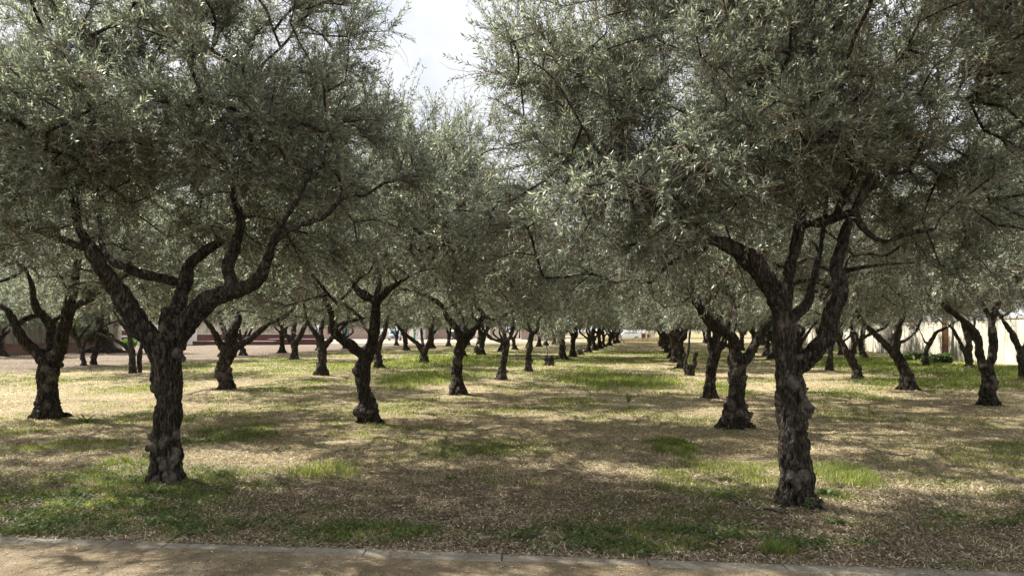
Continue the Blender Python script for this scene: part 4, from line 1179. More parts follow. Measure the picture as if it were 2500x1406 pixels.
Z = np.where(on_kerb, 0.02, np.where(on_path, 0.012, ground_z(X, Y))) + 0.005 + np.abs(ti) * ll * 0.5 + np.where(on_path, 0, 0.016 * rr.random(n))
c = np.stack([X, Y, Z], 1)
lg = rr.random(n) < 0.012
ll = np.where(lg, ll * 3.2, ll)
hw = np.where(lg, 0.0035, ll * 0.095)
V = np.stack([c - d * ll[:, None] * 0.5, c + sd * hw[:, None], c + d * ll[:, None] * 0.5, c - sd * hw[:, None]], 1).reshape(-1, 3)
me = mesh_np('fallen_leaves', V, [((np.arange(n) * 4)[:, None] + np.arange(4)[None], 0)], [M['litter']], fattr={'tone': np.where(lg, 0.1, rr.random(n))})
tag(link('fallen_leaves', me), 'brown and tan fallen olive leaves scattered over soil, kerb and path', 'fallen leaves', kind='stuff')
# clover and other low round leaves in the near green patches
CL = [(250, 1220, 330, 72), (430, 1282, 250, 26), (80, 1275, 140, 36), (880, 1300, 160, 24), (1560, 1315, 340, 34), (1980, 1330, 140, 14), (1790, 1212, 60, 16), (2440, 1265, 130, 24), (560, 1060, 120, 30)]
X, Y = scatter(260000, 4.9, 12, 1.5, rr)
m = np.zeros(len(X))
for (x, y, hw_, hh) in CL:
    c = G(x, y); rx = hw_ / F * c[1]; ya = G(x, y + hh)[1]; yb = G(x, y - hh)[1]
    dd = np.hypot((X - c[0]) / rx, (Y - 0.5 * (ya + yb)) / (0.5 * (yb - ya)))
    m = np.maximum(m, np.clip(1.4 - dd, 0, 1))
k = (rr.random(len(X)) < m * 0.85) & (fbm2(X, Y, 3.5, 3, 15) > 0.48) & (Y > kerb_y(X) + 0.08)
X, Y = X[k], Y[k]; n = len(X)
a = rr.random(n) * 2 * np.pi; s = 0.006 + 0.009 * rr.random(n) ** 2
nrm = norm(np.stack([rr.normal(size=n) * 0.45, rr.normal(size=n) * 0.45, np.ones(n)], 1))
A_ = norm(np.cross(nrm, np.stack([np.cos(a), np.sin(a), np.zeros(n)], 1))); B_ = np.cross(nrm, A_)
c = np.stack([X, Y, ground_z(X, Y) + 0.015 + 0.04 * rr.random(n)], 1)
th = np.linspace(0, 2 * np.pi, 6, endpoint=False)
V = (c[:, None] + (np.cos(th)[None, :, None] * A_[:, None] * 1.25 + np.sin(th)[None, :, None] * B_[:, None]) * s[:, None, None]).reshape(-1, 3)
me = mesh_np('clover', V, [((np.arange(n) * 6)[:, None] + np.arange(6)[None], 0)], [M['clover']], fattr={'tone': rr.random(n)})
tag(link('clover', me), 'low green clover carpeting the shaded ground near the kerb', 'clover', kind='stuff')

# ------------------------------------------------------------------ single weeds, twigs and hose
def weed(px, py, h, nl, ll, lw, label, seed, rosette=False, upright=0.6):
    g = G(px, py); q = np.random.default_rng(seed)
    V, Fc = [], []
    root = link('weed', None, loc=(g[0], g[1], 0))
    tag(root, label, 'weed', 'weeds on the orchard floor')
    z0 = float(ground_z(np.array([g[0]]), np.array([g[1]]))[0])
    sv, sq = [], []; off = 0
    ns = 1 if not rosette else 0
    tops = []
    if ns:
        pts = [np.array([0, 0, z0 - 0.01]), np.array([0.02, 0, z0 + h * 0.4]), np.array([-0.01, 0.01, z0 + h * 0.75]), np.array([0.02, 0.0, z0 + h])]
        v, qd, t, ap, ar = tube(pts, [0.005, 0.004, 0.003, 0.002], 6, 0.03)
        link('stem', mesh_np('stem', v, [(qd, 0), (t, 0)], [M['weed_stem']], True), root)
    for i in range(nl):
        t = i / max(1, nl - 1)
        a = i * 2.4 + q.random()
        if rosette: o = np.array([0, 0, z0]); up = upright * (0.4 + q.random())
        else: o = np.array([0.01, 0, z0 + h * (0.15 + 0.85 * t)]); up = 0.45
        L_ = ll * (0.7 + 0.6 * q.random())
        d = np.array([math.cos(a), math.sin(a), up]); d /= np.linalg.norm(d)
        s = np.array([-math.sin(a), math.cos(a), 0])
        pr = [(0, 0.15), (0.3, 0.8), (0.6, 1.0), (0.85, 0.6), (1.0, 0.05)]
        n0 = len(V)
        for (u_, w_) in pr:
            c = o + d * L_ * u_ - np.array([0, 0, 1]) * L_ * 0.35 * u_ * u_
            V += [c - s * lw * w_ / 2, c + np.array([0, 0, -0.12 * lw * w_]), c + s * lw * w_ / 2]
        for j in range(4):
            b = n0 + j * 3
            Fc += [[b, b + 1, b + 4, b + 3], [b + 1, b + 2, b + 5, b + 4]]
    Fc = np.array(Fc)
    link('leaves', mesh_np('leaves', np.array(V), [(Fc, 0)], [M['grass_weed']], True, fattr={'tone': q.random(len(Fc)) * 0.4 + 0.3}), root)
M['weed_stem'] = plain('weed_stem', (0.10, 0.13, 0.05), 0.7)
M['grass_weed'] = leafy('weed_leaf', [(0.0, (0.05, 0.09, 0.02)), (0.6, (0.11, 0.17, 0.05)), (1.0, (0.22, 0.28, 0.10))], rough=0.5, transl=0.35, tcol=(0.26, 0.30, 0.10))
weed(380, 1208, 0.16, 22, 0.16, 0.022, 'leafy green weed sprouting at the foot of the front left trunk', 1, True, 1.2)
weed(345, 1190, 0.22, 10, 0.07, 0.018, 'upright weed just left of the front left trunk', 2)
weed(2018, 1204, 0.2, 26, 0.17, 0.028, 'dark green broad-leaved weed right of the front right trunk', 3, True, 1.1)
weed(2035, 1280, 0.1, 14, 0.10, 0.035, 'pale rosette weed in front of the flared right roots', 4, True, 0.7)
weed(1970, 1262, 0.14, 16, 0.06, 0.02, 'small weed against the foot of the front right trunk', 5)
weed(1652, 1040, 0.36, 9, 0.14, 0.03, 'tall dry weed standing alone on the straw between the rows', 6)
weed(1535, 982, 0.2, 34, 0.28, 0.014, 'dense tuft of dark grass on the dry straw of the lane', 7, True, 2.2)
weed(210, 1030, 0.2, 30, 0.30, 0.03, 'dark leafy weed clump beside the broad tree at the left edge', 8, True, 1.0)
weed(1895, 1352, 0.16, 26, 0.17, 0.010, 'tuft of fresh grass near the kerb below the front right tree', 9, True, 2.0)
weed(1097, 1165, 0.12, 20, 0.12, 0.012, 'small dark grass tuft on the sunny straw', 10, True, 1.6)
M['hose'] = plain('black_hose', (0.02, 0.02, 0.02), 0.55, 0.3, 20)
M['stick'] = plain('dead_stick', (0.10, 0.075, 0.055), 0.85, 0.4, 20, bump=0.5)
def ground_line(name, pts, r, mat, label, cat, group=None, lift=0.012):
    P3 = []
    for (x, y) in pts:
        g = G(x, y); P3.append([g[0], g[1], 0.0])
    P3 = np.array(P3)
    P3[:, 2] = ground_z(P3[:, 0], P3[:, 1]) + lift
    o = P3[0].copy()
    v, q, t, a_, b_ = tube(P3 - o, np.full(len(P3), r), 8, 0.04)
    z = ground_z(v[:, 0] + o[0], v[:, 1] + o[1])
    me = mesh_np(name, v, [(q, 0), (t, 0)], [mat], True)
    ob = link(name, me, loc=tuple(o))
    tag(ob, label, cat, group)
ground_line('irrigation_hose', [(1785, 1228), (1820, 1240), (1860, 1250), (1895, 1259), (1922, 1266)], 0.011, M['hose'], 'black irrigation hose lying in front of the front right trunk', 'hose', 'black hoses on the ground', 0.02)
ground_line('dead_stick', [(1790, 1198), (1806, 1190), (1824, 1181)], 0.012, M['stick'], 'short dark stick lying left of the front right trunk', 'stick', 'sticks on the ground', 0.02)
ground_line('dead_stick', [(1958, 1272), (1975, 1277), (1988, 1279)], 0.014, M['stick'], 'stubby stick end poking out in front of the front right roots', 'stick', 'sticks on the ground', 0.02)
ground_line('dead_stick', [(2170, 1108), (2200, 1113), (2235, 1112)], 0.010, M['stick'], 'thin stick on the shaded straw at right', 'stick', 'sticks on the ground', 0.02)
ground_line('irrigation_hose', [(455, 962), (500, 952), (560, 946), (640, 940), (720, 932)], 0.012, M['hose'], 'dark hose running past the stout knobbly tree at left', 'hose', 'black hoses on the ground', 0.006)
ground_line('irrigation_hose', [(460, 1012), (540, 1006), (620, 996), (700, 985), (760, 977)], 0.009, M['hose'], 'dark hose curving over straw between the front left trunk and the straight-trunked tree', 'hose', 'black hoses on the ground', 0.006)
ground_line('dead_stick', [(2255, 942), (2270, 944), (2285, 950)], 0.014, M['straw_stick'] if 'straw_stick' in M else M['stick'], 'pale curved twig on the ground right of the leaning grove tree', 'stick', 'sticks on the ground', 0.03)

# ------------------------------------------------------------------ walls and buildings behind the grove
def wall_mat(name, lo, mid, hi, streak=(0.16, 0.14, 0.11), amt=0.7):
    m, N, K = new_mat(name)
    o = N.new('ShaderNodeOutputMaterial'); b = N.new('ShaderNodeBsdfPrincipled')
    t = N.new('ShaderNodeTexCoord')
    mpn = N.new('ShaderNodeMapping'); mpn.inputs['Scale'].default_value = (2.6, 2.6, 0.22)
    K(t.outputs['Object'], mpn.inputs[0])
    a = N.new('ShaderNodeTexNoise'); a.inputs['Scale'].default_value = 1.6; a.inputs['Detail'].default_value = 8; a.inputs['Roughness'].default_value = 0.72
    c = N.new('ShaderNodeTexNoise'); c.inputs['Scale'].default_value = 1.2; c.inputs['Detail'].default_value = 6
    K(mpn.outputs[0], a.inputs['Vector']); K(t.outputs['Object'], c.inputs['Vector'])
    r = ramp(N, [(0.3, lo), (0.5, mid), (0.7, hi)]); K(c.outputs['Fac'], r.inputs[0])
    r2 = ramp(N, [(0.47, (0, 0, 0)), (0.60, (1, 1, 1))]); K(a.outputs['Fac'], r2.inputs[0])
    mu = N.new('ShaderNodeMath'); mu.operation = 'MULTIPLY'; mu.inputs[1].default_value = amt; K(r2.outputs[0], mu.inputs[0])
    mm = N.new('ShaderNodeMix'); mm.data_type = 'RGBA'; K(mu.outputs[0], mm.inputs['Factor']); K(r.outputs[0], mm.inputs['A']); mm.inputs['B'].default_value = (*streak, 1)
    K(mm.outputs['Result'], b.inputs['Base Color']); b.inputs['Roughness'].default_value = 0.9
    bp = N.new('ShaderNodeBump'); bp.inputs['Strength'].default_value = 0.3; bp.inputs['Distance'].default_value = 0.02
    K(a.outputs['Fac'], bp.inputs['Height']); K(bp.outputs[0], b.inputs['Normal']); K(b.outputs[0], o.inputs[0])
    return m
M['cream_wall'] = wall_mat('cream_concrete', (0.38, 0.355, 0.29), (0.49, 0.46, 0.38), (0.58, 0.545, 0.455), (0.22, 0.19, 0.14), 0.85)
M['grey_wall'] = wall_mat('stained_concrete', (0.26, 0.25, 0.20), (0.36, 0.34, 0.28), (0.46, 0.44, 0.37), (0.15, 0.14, 0.10), 0.8)
M['terracotta'] = plain('terracotta_render', (0.24, 0.145, 0.11), 0.85, 0.25, 1.5)
M['maroon'] = plain('maroon_paint', (0.085, 0.026, 0.026), 0.6, 0.2, 2)
M['white'] = plain('white_paint', (0.72, 0.71, 0.68), 0.6, 0.08, 1)
M['pinkwall'] = plain('pinkish_render', (0.36, 0.27, 0.23), 0.8, 0.12, 0.8)
M['teal'] = plain('teal_sheet', (0.05, 0.12, 0.12), 0.5, 0.15, 2)
M['yellow'] = plain('yellow_panel', (0.65, 0.42, 0.05), 0.6, 0.1, 2)
M['capstone'] = plain('pale_capstone', (0.36, 0.32, 0.28), 0.8, 0.12, 2)
M['rust'] = plain('rusty_steel', (0.17, 0.085, 0.045), 0.85, 0.4, 4)
M['greensheet'] = plain('green_panel', (0.05, 0.30, 0.13), 0.6, 0.1, 2)
M['dark'] = plain('dark_opening', (0.03, 0.028, 0.025), 0.7, 0.2, 2)

def along_wall(mb, x0, y0, x1, y1, th, z0, z1, m=0, side=1):
    d = Vector((x1 - x0, y1 - y0, 0)).normalized(); n = Vector((-d.y, d.x, 0)) * th * side
    k = len(mb.v)
    c = [(x0, y0), (x1, y1), (x1 + n.x, y1 + n.y), (x0 + n.x, y0 + n.y)]
    for z in (z0, z1): mb.v += [(p[0], p[1], z) for p in c]
    for q in ((3, 2, 1, 0), (4, 5, 6, 7), (0, 1, 5, 4), (1, 2, 6, 5), (2, 3, 7, 6), (3, 0, 4, 7)):
        mb.f.append([k + i for i in q]); mb.m.append(m)

# right wall, facing the sun
rw = link('boundary_wall', None, loc=(wall_r(33), 33, 0)); ox, oy = wall_r(33), 33
tag(rw, 'long cream concrete wall with dark rain streaks, lit by the sun behind the right trees', 'wall')
mb = MB(); cp = MB()
Yw = 14.0
while Yw < 104:
    Yn = Yw + 3.0
    along_wall(mb, wall_r(Yw) - ox, Yw + 0.012 - oy, wall_r(Yn) - ox, Yn - 0.012 - oy, 0.22, -0.2, 2.10 + 0.01 * math.sin(Yw), 0, -1)
    Yw = Yn
mb.build('panels', [M['cream_wall']], rw)
along_wall(cp, wall_r(14) - ox + 0.045, 14 - oy, wall_r(104) - ox + 0.045, 104 - oy, 0.31, 2.115, 2.2, 0, -1)
cp.v = [(v[0] - 0.09, v[1], v[2]) for v in cp.v]
cp.build('coping', [M['capstone']], rw)
mb = MB(); mb.box(-0.11, 0.11, -0.12, 0.12, -0.1, 2.3); mb.box(-0.16, 0.16, -0.16, 0.16, -0.1, 0.12); mb.box(-0.13, 0.13, -0.14, 0.14, 2.3, 2.34)
yp = 40.0
o = mb.build('rusty_post', [M['rust']]); o.location = (wall_r(yp) - 0.35, yp, 0)
tag(o, 'rusty brown steel post standing against the sunlit right wall', 'post')
# left wall with terracotta bench
lx = lambda Y: -32.0 + 0.14 * (Y - 46.6)
lw = link('boundary_wall', None, loc=(lx(46), 46, 0)); ox, oy = lx(46), 46
tag(lw, 'rain-stained grey wall with a terracotta base ledge at the far left', 'wall')
mb = MB(); along_wall(mb, lx(28) - ox, 28 - oy, lx(56) - ox, 56 - oy, 0.25, -0.1, 2.1); mb.build('wall_face', [M['grey_wall']], lw)
mb = MB(); along_wall(mb, lx(28) - ox, 28 - oy, lx(56) - ox, 56 - oy, 0.35, -0.1, 0.62, 0, -1); mb.build('base_ledge', [M['terracotta']], lw)
mb = MB(); along_wall(mb, lx(28) - ox, 28 - oy, lx(56) - ox, 56 - oy, 0.40, 0.625, 0.72, 0, -1); mb.build('ledge_cap', [M['terracotta']], lw)
for yv in (32, 36.2, 40.4, 44.6, 48.8, 53):
    mb = MB()
    x0 = lx(yv) + 0.35 + 0.004 - ox
    for (a, b, c, d) in ((0, 0.55, 0.30, 0.33), (0, 0.55, 0.42, 0.45), (0, 0.04, 0.33, 0.42), (0.51, 0.55, 0.33, 0.42)):
        mb.box(x0 - 0.01, x0 + 0.03, yv - oy + a, yv - oy + b, c, d)
    mb.build('vent_frame', [M['capstone']], lw)
mb = MB()
mb.box(-0.32, 0.32, -0.32, 0.32, -0.1, 2.45); mb.box(-0.40, 0.40, -0.40, 0.40, 2.452, 2.6); mb.box(-0.38, 0.38, -0.38, 0.38, -0.1, 0.62)
o = mb.build('gate_pillar', [M['cream_wall']]); o.location = (lx(56.4) + 0.3, 56.5, 0)
tag(o, 'square pale pillar with a capped top at the end of the stained left wall', 'pillar')
# flared old trunk by the pillar
g = G(252, 861)
root = link('old_tree', None, loc=(g[0], g[1], 0))
tm, _ = trunk_mesh('trunk', [(np.array([[0.3, 0, -0.2], [0.25, 0, 0.1], [0.12, 0, 0.8], [-0.1, 0, 1.8], [-0.3, 0, 3.0], [-0.4, 0, 4.5]]), np.array([0.8, 0.68, 0.42, 0.34, 0.36, 0.25])),
     (np.array([[-0.3, 0, 3.0], [0.6, 0.5, 4.0], [1.3, 0.8, 5.2]]), np.array([0.2, 0.15, 0.1])), (np.array([[-0.3, 0, 2.9], [-1.2, -0.3, 3.9], [-1.8, -0.3, 5.0]]), np.array([0.2, 0.15, 0.1]))], [], None, 0.05, 500)
link('trunk', tm, root)
c_ = crown('old', [(np.array([[-0.3, 0, 3.0], [-0.4, 0, 4.5]]), np.array([0.3, 0.2])), (np.array([[0.6, 0.5, 4.0], [1.3, 0.8, 5.2]]), np.array([0.2, 0.15]))], [(0, 0, 5.2, 3.2, 3.2, 2.2)], 300, 6, 16, 0.13, 501, lo=2.6)
c_.name = 'crown'; link('crown', c_, root)
tag(root, 'older tree with a cone-shaped flaring foot beside the pale pillar', 'tree')

# leafy shrubs and trees beyond
M['shrub'] = leafy('bright_shrub_leaf', [(0.0, (0.06, 0.11, 0.02)), (0.6, (0.13, 0.22, 0.04)), (1.0, (0.26, 0.36, 0.09))], rough=0.5, transl=0.4, tcol=(0.27, 0.32, 0.08))
M['backleaf'] = leafy('far_tree_leaf', [(0.0, (0.03, 0.05, 0.02)), (0.6, (0.07, 0.10, 0.035)), (1.0, (0.13, 0.16, 0.07))], rough=0.55, transl=0.3, tcol=(0.25, 0.30, 0.10))
def bush_mesh(name, blobs, n, leaf, mat, seed):
    q = np.random.default_rng(seed)
    w = np.array([b[3] * b[4] * b[5] for b in blobs]); wh = q.choice(len(blobs), n, p=w / w.sum())
    B = np.array(blobs)[wh]
    d = norm(q.normal(size=(n, 3)))
    ed = 0.75 + 0.5 * fbm(d * 2.5 + seed + wh[:, None] * 3, 3, seed)
    p = B[:, :3] + d * (q.random(n) ** 0.35 * ed)[:, None] * B[:, 3:6]
    p = p[(fbm(p * 1.1, 2, seed + 1) > 0.42) & (p[:, 2] > 0.02)]
    n = len(p)
    a = norm(q.normal(size=(n, 3))); b = norm(np.cross(a, norm(q.normal(size=(n, 3)))))
    ll = leaf * (0.6 + 0.8 * q.random(n))
    V = np.stack([p - a * ll[:, None] * .5, p + b * ll[:, None] * 0.22, p + a * ll[:, None] * .5, p - b * ll[:, None] * 0.22], 1).reshape(-1, 3)
    return mesh_np(name, V, [((np.arange(n) * 4)[:, None] + np.arange(4)[None], 0)], [mat], fattr={'tone': q.random(n)})
def shrub(x, y, w, h, label, mat, seed, n=9000):
    root = link('shrub', None, loc=(x, y, 0)); tag(root, label, 'shrub')
    bl = [(0, 0, h * 0.5, w * 0.5, w * 0.4, h * 0.5), (w * 0.25, 0.1, h * 0.6, w * 0.3, w * 0.3, h * 0.42), (-w * 0.28, 0, h * 0.45, w * 0.3, w * 0.3, h * 0.4)]
    link('crown', bush_mesh('crown', bl, n, 0.14, mat, seed), root)
    v, q, t, _, _ = tube([[0, 0, -0.1], [0.05, 0, h * 0.3], [0, 0.05, h * 0.7]], [0.06, 0.05, 0.03], 7, 0.2)
    link('trunk', mesh_np('trunk', v, [(q, 0), (t, 0)], [M['bark']], True), root)
g = lambda px, Y: (px - CX) / F * Y
shrub(g(128, 52), 52, 3.0, 3.0, 'bright yellow-green shrub showing above the stained left wall', M['shrub'], 1)
shrub(g(28, 50) , 50, 3.0, 3.1, 'bright shrub above the stained wall at the far left edge', M['shrub'], 2)
shrub(g(196, 54), 54, 3.2, 3.0, 'grey-green shrub spilling over the stained left wall', M['backleaf'], 3)
shrub(g(316, 64), 64, 1.2, 0.9, 'small green bush behind the pale pillar', M['shrub'], 4, 3000)
shrub(g(2235, 36.8), 36.8, 1.3, 0.5, 'low dark green bush on the grass by the sunlit wall', M['backleaf'], 5, 9000)
shrub(g(2290, 33.5), 33.5, 1.3, 0.55, 'low grey-leaved bush at the foot of the thin curved tree', M['backleaf'], 6, 5000)
def far_tree(x, y, h, w, label, seed):
    root = link('background_tree', None, loc=(x, y, 0)); tag(root, label, 'tree', 'trees beyond the buildings')
    q = random.Random(seed)
    bl = [(0, 0, h * 0.62, w * 0.5, w * 0.5, h * 0.38)] + [(q.uniform(-.3, .3) * w, q.uniform(-.2, .2) * w, h * q.uniform(.35, .8), w * .3, w * .3, h * .2) for _ in range(5)]
    link('crown', bush_mesh('crown', bl, 26000, 0.34, M['backleaf'], seed), root)
    v, qd, t, _, _ = tube([[0, 0, -0.2], [0.1, 0, h * 0.25], [0, 0.1, h * 0.6]], [0.32, 0.24, 0.14], 9, 0.5)
    link('trunk', mesh_np('trunk', v, [(qd, 0), (t, 0)], [M['bark']], True), root)
for i, px in enumerate((180, 330, 470, 610, 740, 870, 1010, 1140, 1270, 1400, 1530, 1650, 1780, 1900, 2020)):
    Y = 150 + 9 * math.sin(i * 2.1)
    where = ['behind the pale pillar', 'behind the white building', 'behind the left half of the red steps', 'behind the right half of the red steps', 'left of the parked silver car', 'just behind the parked silver car',
             'behind the white kiosk', 'behind the fan-shaped olive', 'behind the pale low wall', 'behind the left row of the lane', 'behind the white building at the end of the lane', 'at the right end of the lane', 'beyond the right row of the lane',
             'behind the front right olive', 'beyond the far end of the sunlit wall'][i]
    far_tree(g(px, Y), Y, 9.0 + 1.5 * math.sin(i * 1.7), 13.5, 'dense dark distant tree ' + where, 600 + i)

# building with maroon bands behind the pillar
Y = 76
mb = MB(); b0, b1 = g(262, Y), g(420, Y)
root = link('white_building', None, loc=(b0, Y, 0)); tag(root, 'white building with maroon bands behind the pale pillar', 'building')
Wd = b1 - b0
mb.box(0, Wd, 0, 6, -0.1, 3.6); mb.build('wall', [M['white']], root)
for (z0, z1) in ((1.05, 1.55), (0.35, 0.85)):
    mb = MB(); mb.box(0.05, Wd - 0.05, -0.06, -0.004, z0, z1); mb.build('maroon_band', [M['maroon']], root)
mb = MB(); mb.box(-0.2, Wd + 0.2, -0.3, 6.3, 3.604, 3.8); mb.build('roof', [M['capstone']], root)
for k in range(3):
    f = MB(); x0 = 1.2 + k * 1.9; f.box(x0, x0 + 0.9, -0.03, 0.0 - 0.003, 2.1, 3.0); wo_ = f.build('window', [M['dark']], root)
# stepped red planters
def step(px0, px1, Y, z0, z1, dep, nm, label, mat):
    r = link(nm, None, loc=(g(px0, Y), Y, 0)); tag(r, label, 'low wall', 'red steps left of the grove')
    w = g(px1, Y) - g(px0, Y)
    m1 = MB(); m1.box(0, w, 0, dep, z0, z1 - 0.07); m1.build('wall', [mat], r)
    m2 = MB(); m2.box(-0.04, w + 0.04, -0.05, dep + 0.04, z1 - 0.068, z1); m2.build('capstone', [M['capstone']], r)
step(470, 665, 78, -0.1, 0.42, 1.2, 'red_step', 'lower maroon step left of the Y-shaped olive tree', M['maroon'])
step(655, 772, 80, -0.1, 0.62, 1.2, 'red_step', 'lower maroon step right of the Y-shaped olive tree', M['maroon'])
step(460, 775, 85, -0.1, 1.12, 1.6, 'red_step', 'long upper maroon step with a pale cap behind the lower ones', M['maroon'])
# long pale wall behind the steps
r = link('garden_wall', None, loc=(g(300, 96), 96, 0)); tag(r, 'grey-cream garden wall behind the red steps', 'wall')
mb = MB(); mb.box(0, g(770, 96) - g(300, 96), 0, 0.3, -0.1, 2.5); mb.build('wall', [M['grey_wall']], r)
mb = MB(); mb.box(-0.05, g(770, 96) - g(300, 96) + 0.05, -0.06, 0.36, 2.504, 2.62); mb.build('coping', [M['capstone']], r)
# road
me = bpy.data.meshes.new('road')
me.from_pydata([(-60, 100, 0.01), (10, 100, 0.01), (10, 135, 0.01), (-60, 135, 0.01), (-45, 84, 0.01), (-20, 84, 0.01)], [], [[0, 1, 2, 3], [4, 5, 1, 0]])
me.materials.append(M['road']); me.update()
tag(link('road', me), kind='structure')
# pinkish building behind the car
def house(px0, px1, Y, h, label, wall, roofm, gable=False, doors=()):
    r = link('far_building', None, loc=(g(px0, Y), Y, 0)); tag(r, label, 'building')
    w = g(px1, Y) - g(px0, Y)
    m1 = MB()
    if gable: m1.prism([(0, -0.1), (w, -0.1), (w, h), (w / 2, h + w * 0.22), (0, h)], 0, 7)
    else: m1.box(0, w, 0, 7, -0.1, h)
    m1.build('wall', [wall], r)
    m2 = MB()
    if gable:
        m2.prism([(-0.3, h + 0.004 - 0.07), (w / 2, h + w * 0.22 + 0.006), (w + 0.3, h + 0.004 - 0.07), (w + 0.3, h + 0.12), (w / 2, h + w * 0.22 + 0.2), (-0.3, h + 0.12)], -0.3, 7.3)
    else: m2.box(-0.15, w + 0.15, -0.25, 7.2, h + 0.004, h + 0.2)
    m2.build('roof', [roofm], r)
    for (a, b, z0, z1, mt, nm) in doors:
        m3 = MB(); m3.box(g(a, Y) - g(px0, Y), g(b, Y) - g(px0, Y), -0.05, -0.004, z0, z1); m3.build(nm, [M[mt]], r)
    return r
house(780, 900, 128, 3.4, 'low pinkish building left of the parked silver car', M['pinkwall'], M['capstone'], False, ((800, 815, 0.9, 2.2, 'dark', 'window'), (840, 852, 0, 2.2, 'teal', 'door')))
house(985, 1110, 128, 3.2, 'low pinkish building right of the parked silver car', M['pinkwall'], M['capstone'], False, ((1050, 1062, 0.9, 2.1, 'dark', 'window'),))
r = house(998, 1028, 121, 2.3, 'white kiosk with a green side panel near the parked silver car', M['white'], M['white'], False, ((1010, 1014, 0, 2.3, 'greensheet', 'green_panel'),))
house(1195, 1230, 118, 2.3, 'small cream hut seen between trunks in the middle distance', M['cream_wall'], M['capstone'], True)
house(1272, 1300, 122, 2.5, 'small gabled pink house seen left of the lane', M['pinkwall'], M['maroon'], True)
r = link('block_wall', None, loc=(g(1300, 104), 104, 0)); tag(r, 'low pale block wall left of the end of the lane', 'wall')
mb = MB(); mb.box(0, g(1372, 104) - g(1300, 104), 0, 0.25, -0.1, 1.05); mb.build('wall', [M['cream_wall']], r)
mb = MB(); mb.box(-0.05, g(1372, 104) - g(1300, 104) + 0.05, -0.04, 0.29, 1.054, 1.14); mb.build('coping', [M['capstone']], r)
# end of the lane
Y = 118
house(1545, 1600, Y, 1.05, 'low white building with two dark red doors at the end of the lane', M['white'], M['white'], False,
      ((1566, 1576, -0.05, 0.95, 'maroon', 'door'), (1580, 1589, -0.05, 0.85, 'maroon', 'door')))
house(1500, 1533, 124, 1.3, 'low shed with a dull teal wall at the end of the lane', M['teal'], M['white'])
mb = MB(); mb.box(-0.35, 0.35, -0.05, 0.05, 1.55, 2.1); mb.box(-0.04, 0.04, 0.052, 0.13, 0, 1.9)
o = mb.build('yellow_sign', [M['yellow']]); o.location = (g(1588, 117), 117.2, 0); tag(o, 'small yellow sign board above the red doors at the end of the lane', 'sign')
# dry reeds at the end of the lane
q = np.random.default_rng(5)
n = 9000
X = g(1480, 100) + q.random(n) * (g(1640, 100) - g(1480, 100)); Yr = 98 + q.random(n) * 6
bo = blades('dry_reeds', X, Yr, np.zeros(n), 0.10 + 0.9 * q.random(n) ** 1.5 * fbm2(X, Yr, 0.8, 2, 3), np.full(n, 0.03), q.random(n) * 0.55, M['straw'], q, 0.3)
tag(bo, 'brown dry reeds across the end of the lane', 'reeds', kind='stuff')

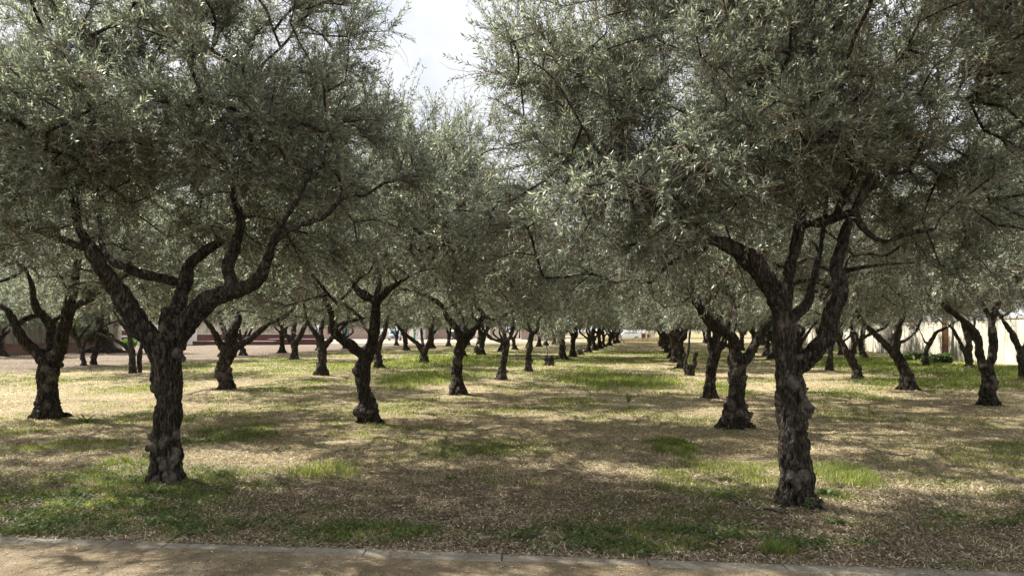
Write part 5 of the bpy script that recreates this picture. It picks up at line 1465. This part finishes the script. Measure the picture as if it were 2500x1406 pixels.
# ------------------------------------------------------------------ parked cars
M['car_silver'] = plain('silver_car_paint', (0.42, 0.47, 0.52), 0.3, 0.04, 1, metal=0.4)
M['car_white'] = plain('white_car_paint', (0.75, 0.76, 0.77), 0.3, 0.03, 1)
M['glass'] = plain('car_glass', (0.03, 0.06, 0.07), 0.08, 0.1, 1)
M['tyre'] = plain('tyre_rubber', (0.02, 0.02, 0.02), 0.8, 0.1, 4)
M['rim'] = plain('wheel_rim', (0.45, 0.45, 0.46), 0.35, 0.05, 2, metal=0.8)
M['lamp'] = plain('headlight_glass', (0.75, 0.78, 0.8), 0.15, 0.05, 2)
M['grille'] = plain('car_grille', (0.025, 0.025, 0.03), 0.4, 0.1, 3)
def car(x, y, rot, label, paint):
    root = link('parked_car', None, loc=(x, y, 0.01)); root.rotation_euler = (0, 0, rot)
    tag(root, label, 'car', 'parked cars beyond the trees')
    # sections along the length, front at -y: (y, half width, z bottom, z top)
    def loft(name, secs, mat, sub=True):
        V, Fc = [], []
        for (yy, hw, zb, zt, top) in secs:
            V += [(-hw * 0.96, yy, zb), (-hw, yy, zb + (zt - zb) * .5), (-hw * top, yy, zt), (hw * top, yy, zt), (hw, yy, zb + (zt - zb) * .5), (hw * 0.96, yy, zb)]
        for i in range(len(secs) - 1):
            for j in range(6):
                k = (j + 1) % 6
                Fc.append([i * 6 + j, i * 6 + k, i * 6 + 6 + k, i * 6 + 6 + j][::-1])
        Fc.append(list(range(6))); Fc.append([(len(secs) - 1) * 6 + j for j in reversed(range(6))])
        me = bpy.data.meshes.new(name); me.from_pydata(V, [], Fc); me.materials.append(mat); me.update()
        o = link(name, me, root)
        b = o.modifiers.new('b', 'BEVEL'); b.width = 0.07; b.segments = 3; b.angle_limit = 0.4
        for p in me.polygons: p.use_smooth = True
        return o
    loft('body', [(-2.2, 0.72, 0.35, 0.72, 0.95), (-2.05, 0.86, 0.24, 0.86, 0.92), (-1.1, 0.91, 0.2, 1.0, 0.93), (0.0, 0.92, 0.2, 1.02, 0.95), (1.5, 0.92, 0.2, 1.05, 0.95), (2.1, 0.88, 0.25, 1.0, 0.94), (2.2, 0.8, 0.35, 0.85, 0.95)], paint)
    loft('cabin', [(-1.15, 0.80, 0.98, 1.0, 0.98), (-0.35, 0.82, 0.98, 1.52, 0.78), (0.2, 0.83, 0.98, 1.60, 0.76), (1.3, 0.82, 0.98, 1.56, 0.76), (1.95, 0.78, 0.98, 1.06, 0.9)], paint)
    m = MB()
    n = 0
    m.v += [(-0.70, -1.17, 1.04), (0.70, -1.17, 1.04), (0.60, -0.42, 1.49), (-0.60, -0.42, 1.49)]; m.f.append([0, 1, 2, 3]); m.m.append(0)
    m.v += [(-0.71, -1.13, 1.02), (0.71, -1.13, 1.02), (0.61, -0.38, 1.47), (-0.61, -0.38, 1.47)]; m.f.append([7, 6, 5, 4]); m.m.append(0)
    for a, b in ((0, 1), (1, 2), (2, 3), (3, 0)): m.f.append([b, a, a + 4, b + 4]); m.m.append(0)
    m.build('windscreen', [M['glass']], root)
    m = MB(); m.box(-0.42, 0.42, -2.225, -2.16, 0.52, 0.66); m.build('grille', [M['grille']], root)
    m = MB(); m.box(-0.55, 0.55, -2.22, -2.14, 0.37, 0.45); m.build('lower_grille', [M['grille']], root)
    m = MB(); m.box(-0.25, 0.25, -2.245, -2.228, 0.455, 0.515); m.build('number_plate', [M['white']], root)
    for s in (-1, 1):
        m = MB(); m.prism([(s * 0.48, 0.60), (s * 0.80, 0.66), (s * 0.83, 0.80), (s * 0.56, 0.73)], -2.17, -2.04); m.build('headlight', [M['lamp']], root)
        m = MB(); m.box(s * 0.98 - 0.1, s * 0.98 + 0.1, -0.95, -0.82, 1.0, 1.15); m.build('wing_mirror', [paint], root)
        m = MB(); m.v += [(s * 0.835, -0.6, 1.05), (s * 0.835, 1.5, 1.08), (s * 0.67, 1.15, 1.48), (s * 0.67, -0.25, 1.48), (s * 0.80, -0.6, 1.05), (s * 0.80, 1.5, 1.08), (s * 0.63, 1.15, 1.48), (s * 0.63, -0.25, 1.48)]
        for qd in ((0, 1, 2, 3), (7, 6, 5, 4), (0, 4, 5, 1), (1, 5, 6, 2), (2, 6, 7, 3), (3, 7, 4, 0)): m.f.append(list(qd)); m.m.append(0)
        m.build('side_window', [M['glass']], root)
        for yy in (-1.4, 1.35):
            m = MB(); m.cyl((s * 0.82, yy, 0.32), 0.32, 0.21, 'x', 24); w = m.build('wheel', [M['tyre']], root)
            m = MB(); m.cyl((s * 0.925, yy, 0.32), 0.20, 0.03, 'x', 16); m.build('rim', [M['rim']], w)
car(g(959, 110), 112, 0.12, 'silver-blue car parked facing the camera beyond the left trees', M['car_silver'])
car(g(1124, 118), 120, 1.3, 'dark car side-on behind the fan-shaped olive, mostly hidden', M['grille'])
car(g(1531, 112), 113, -1.35, 'white car parked side-on at the end of the lane', M['car_white'])
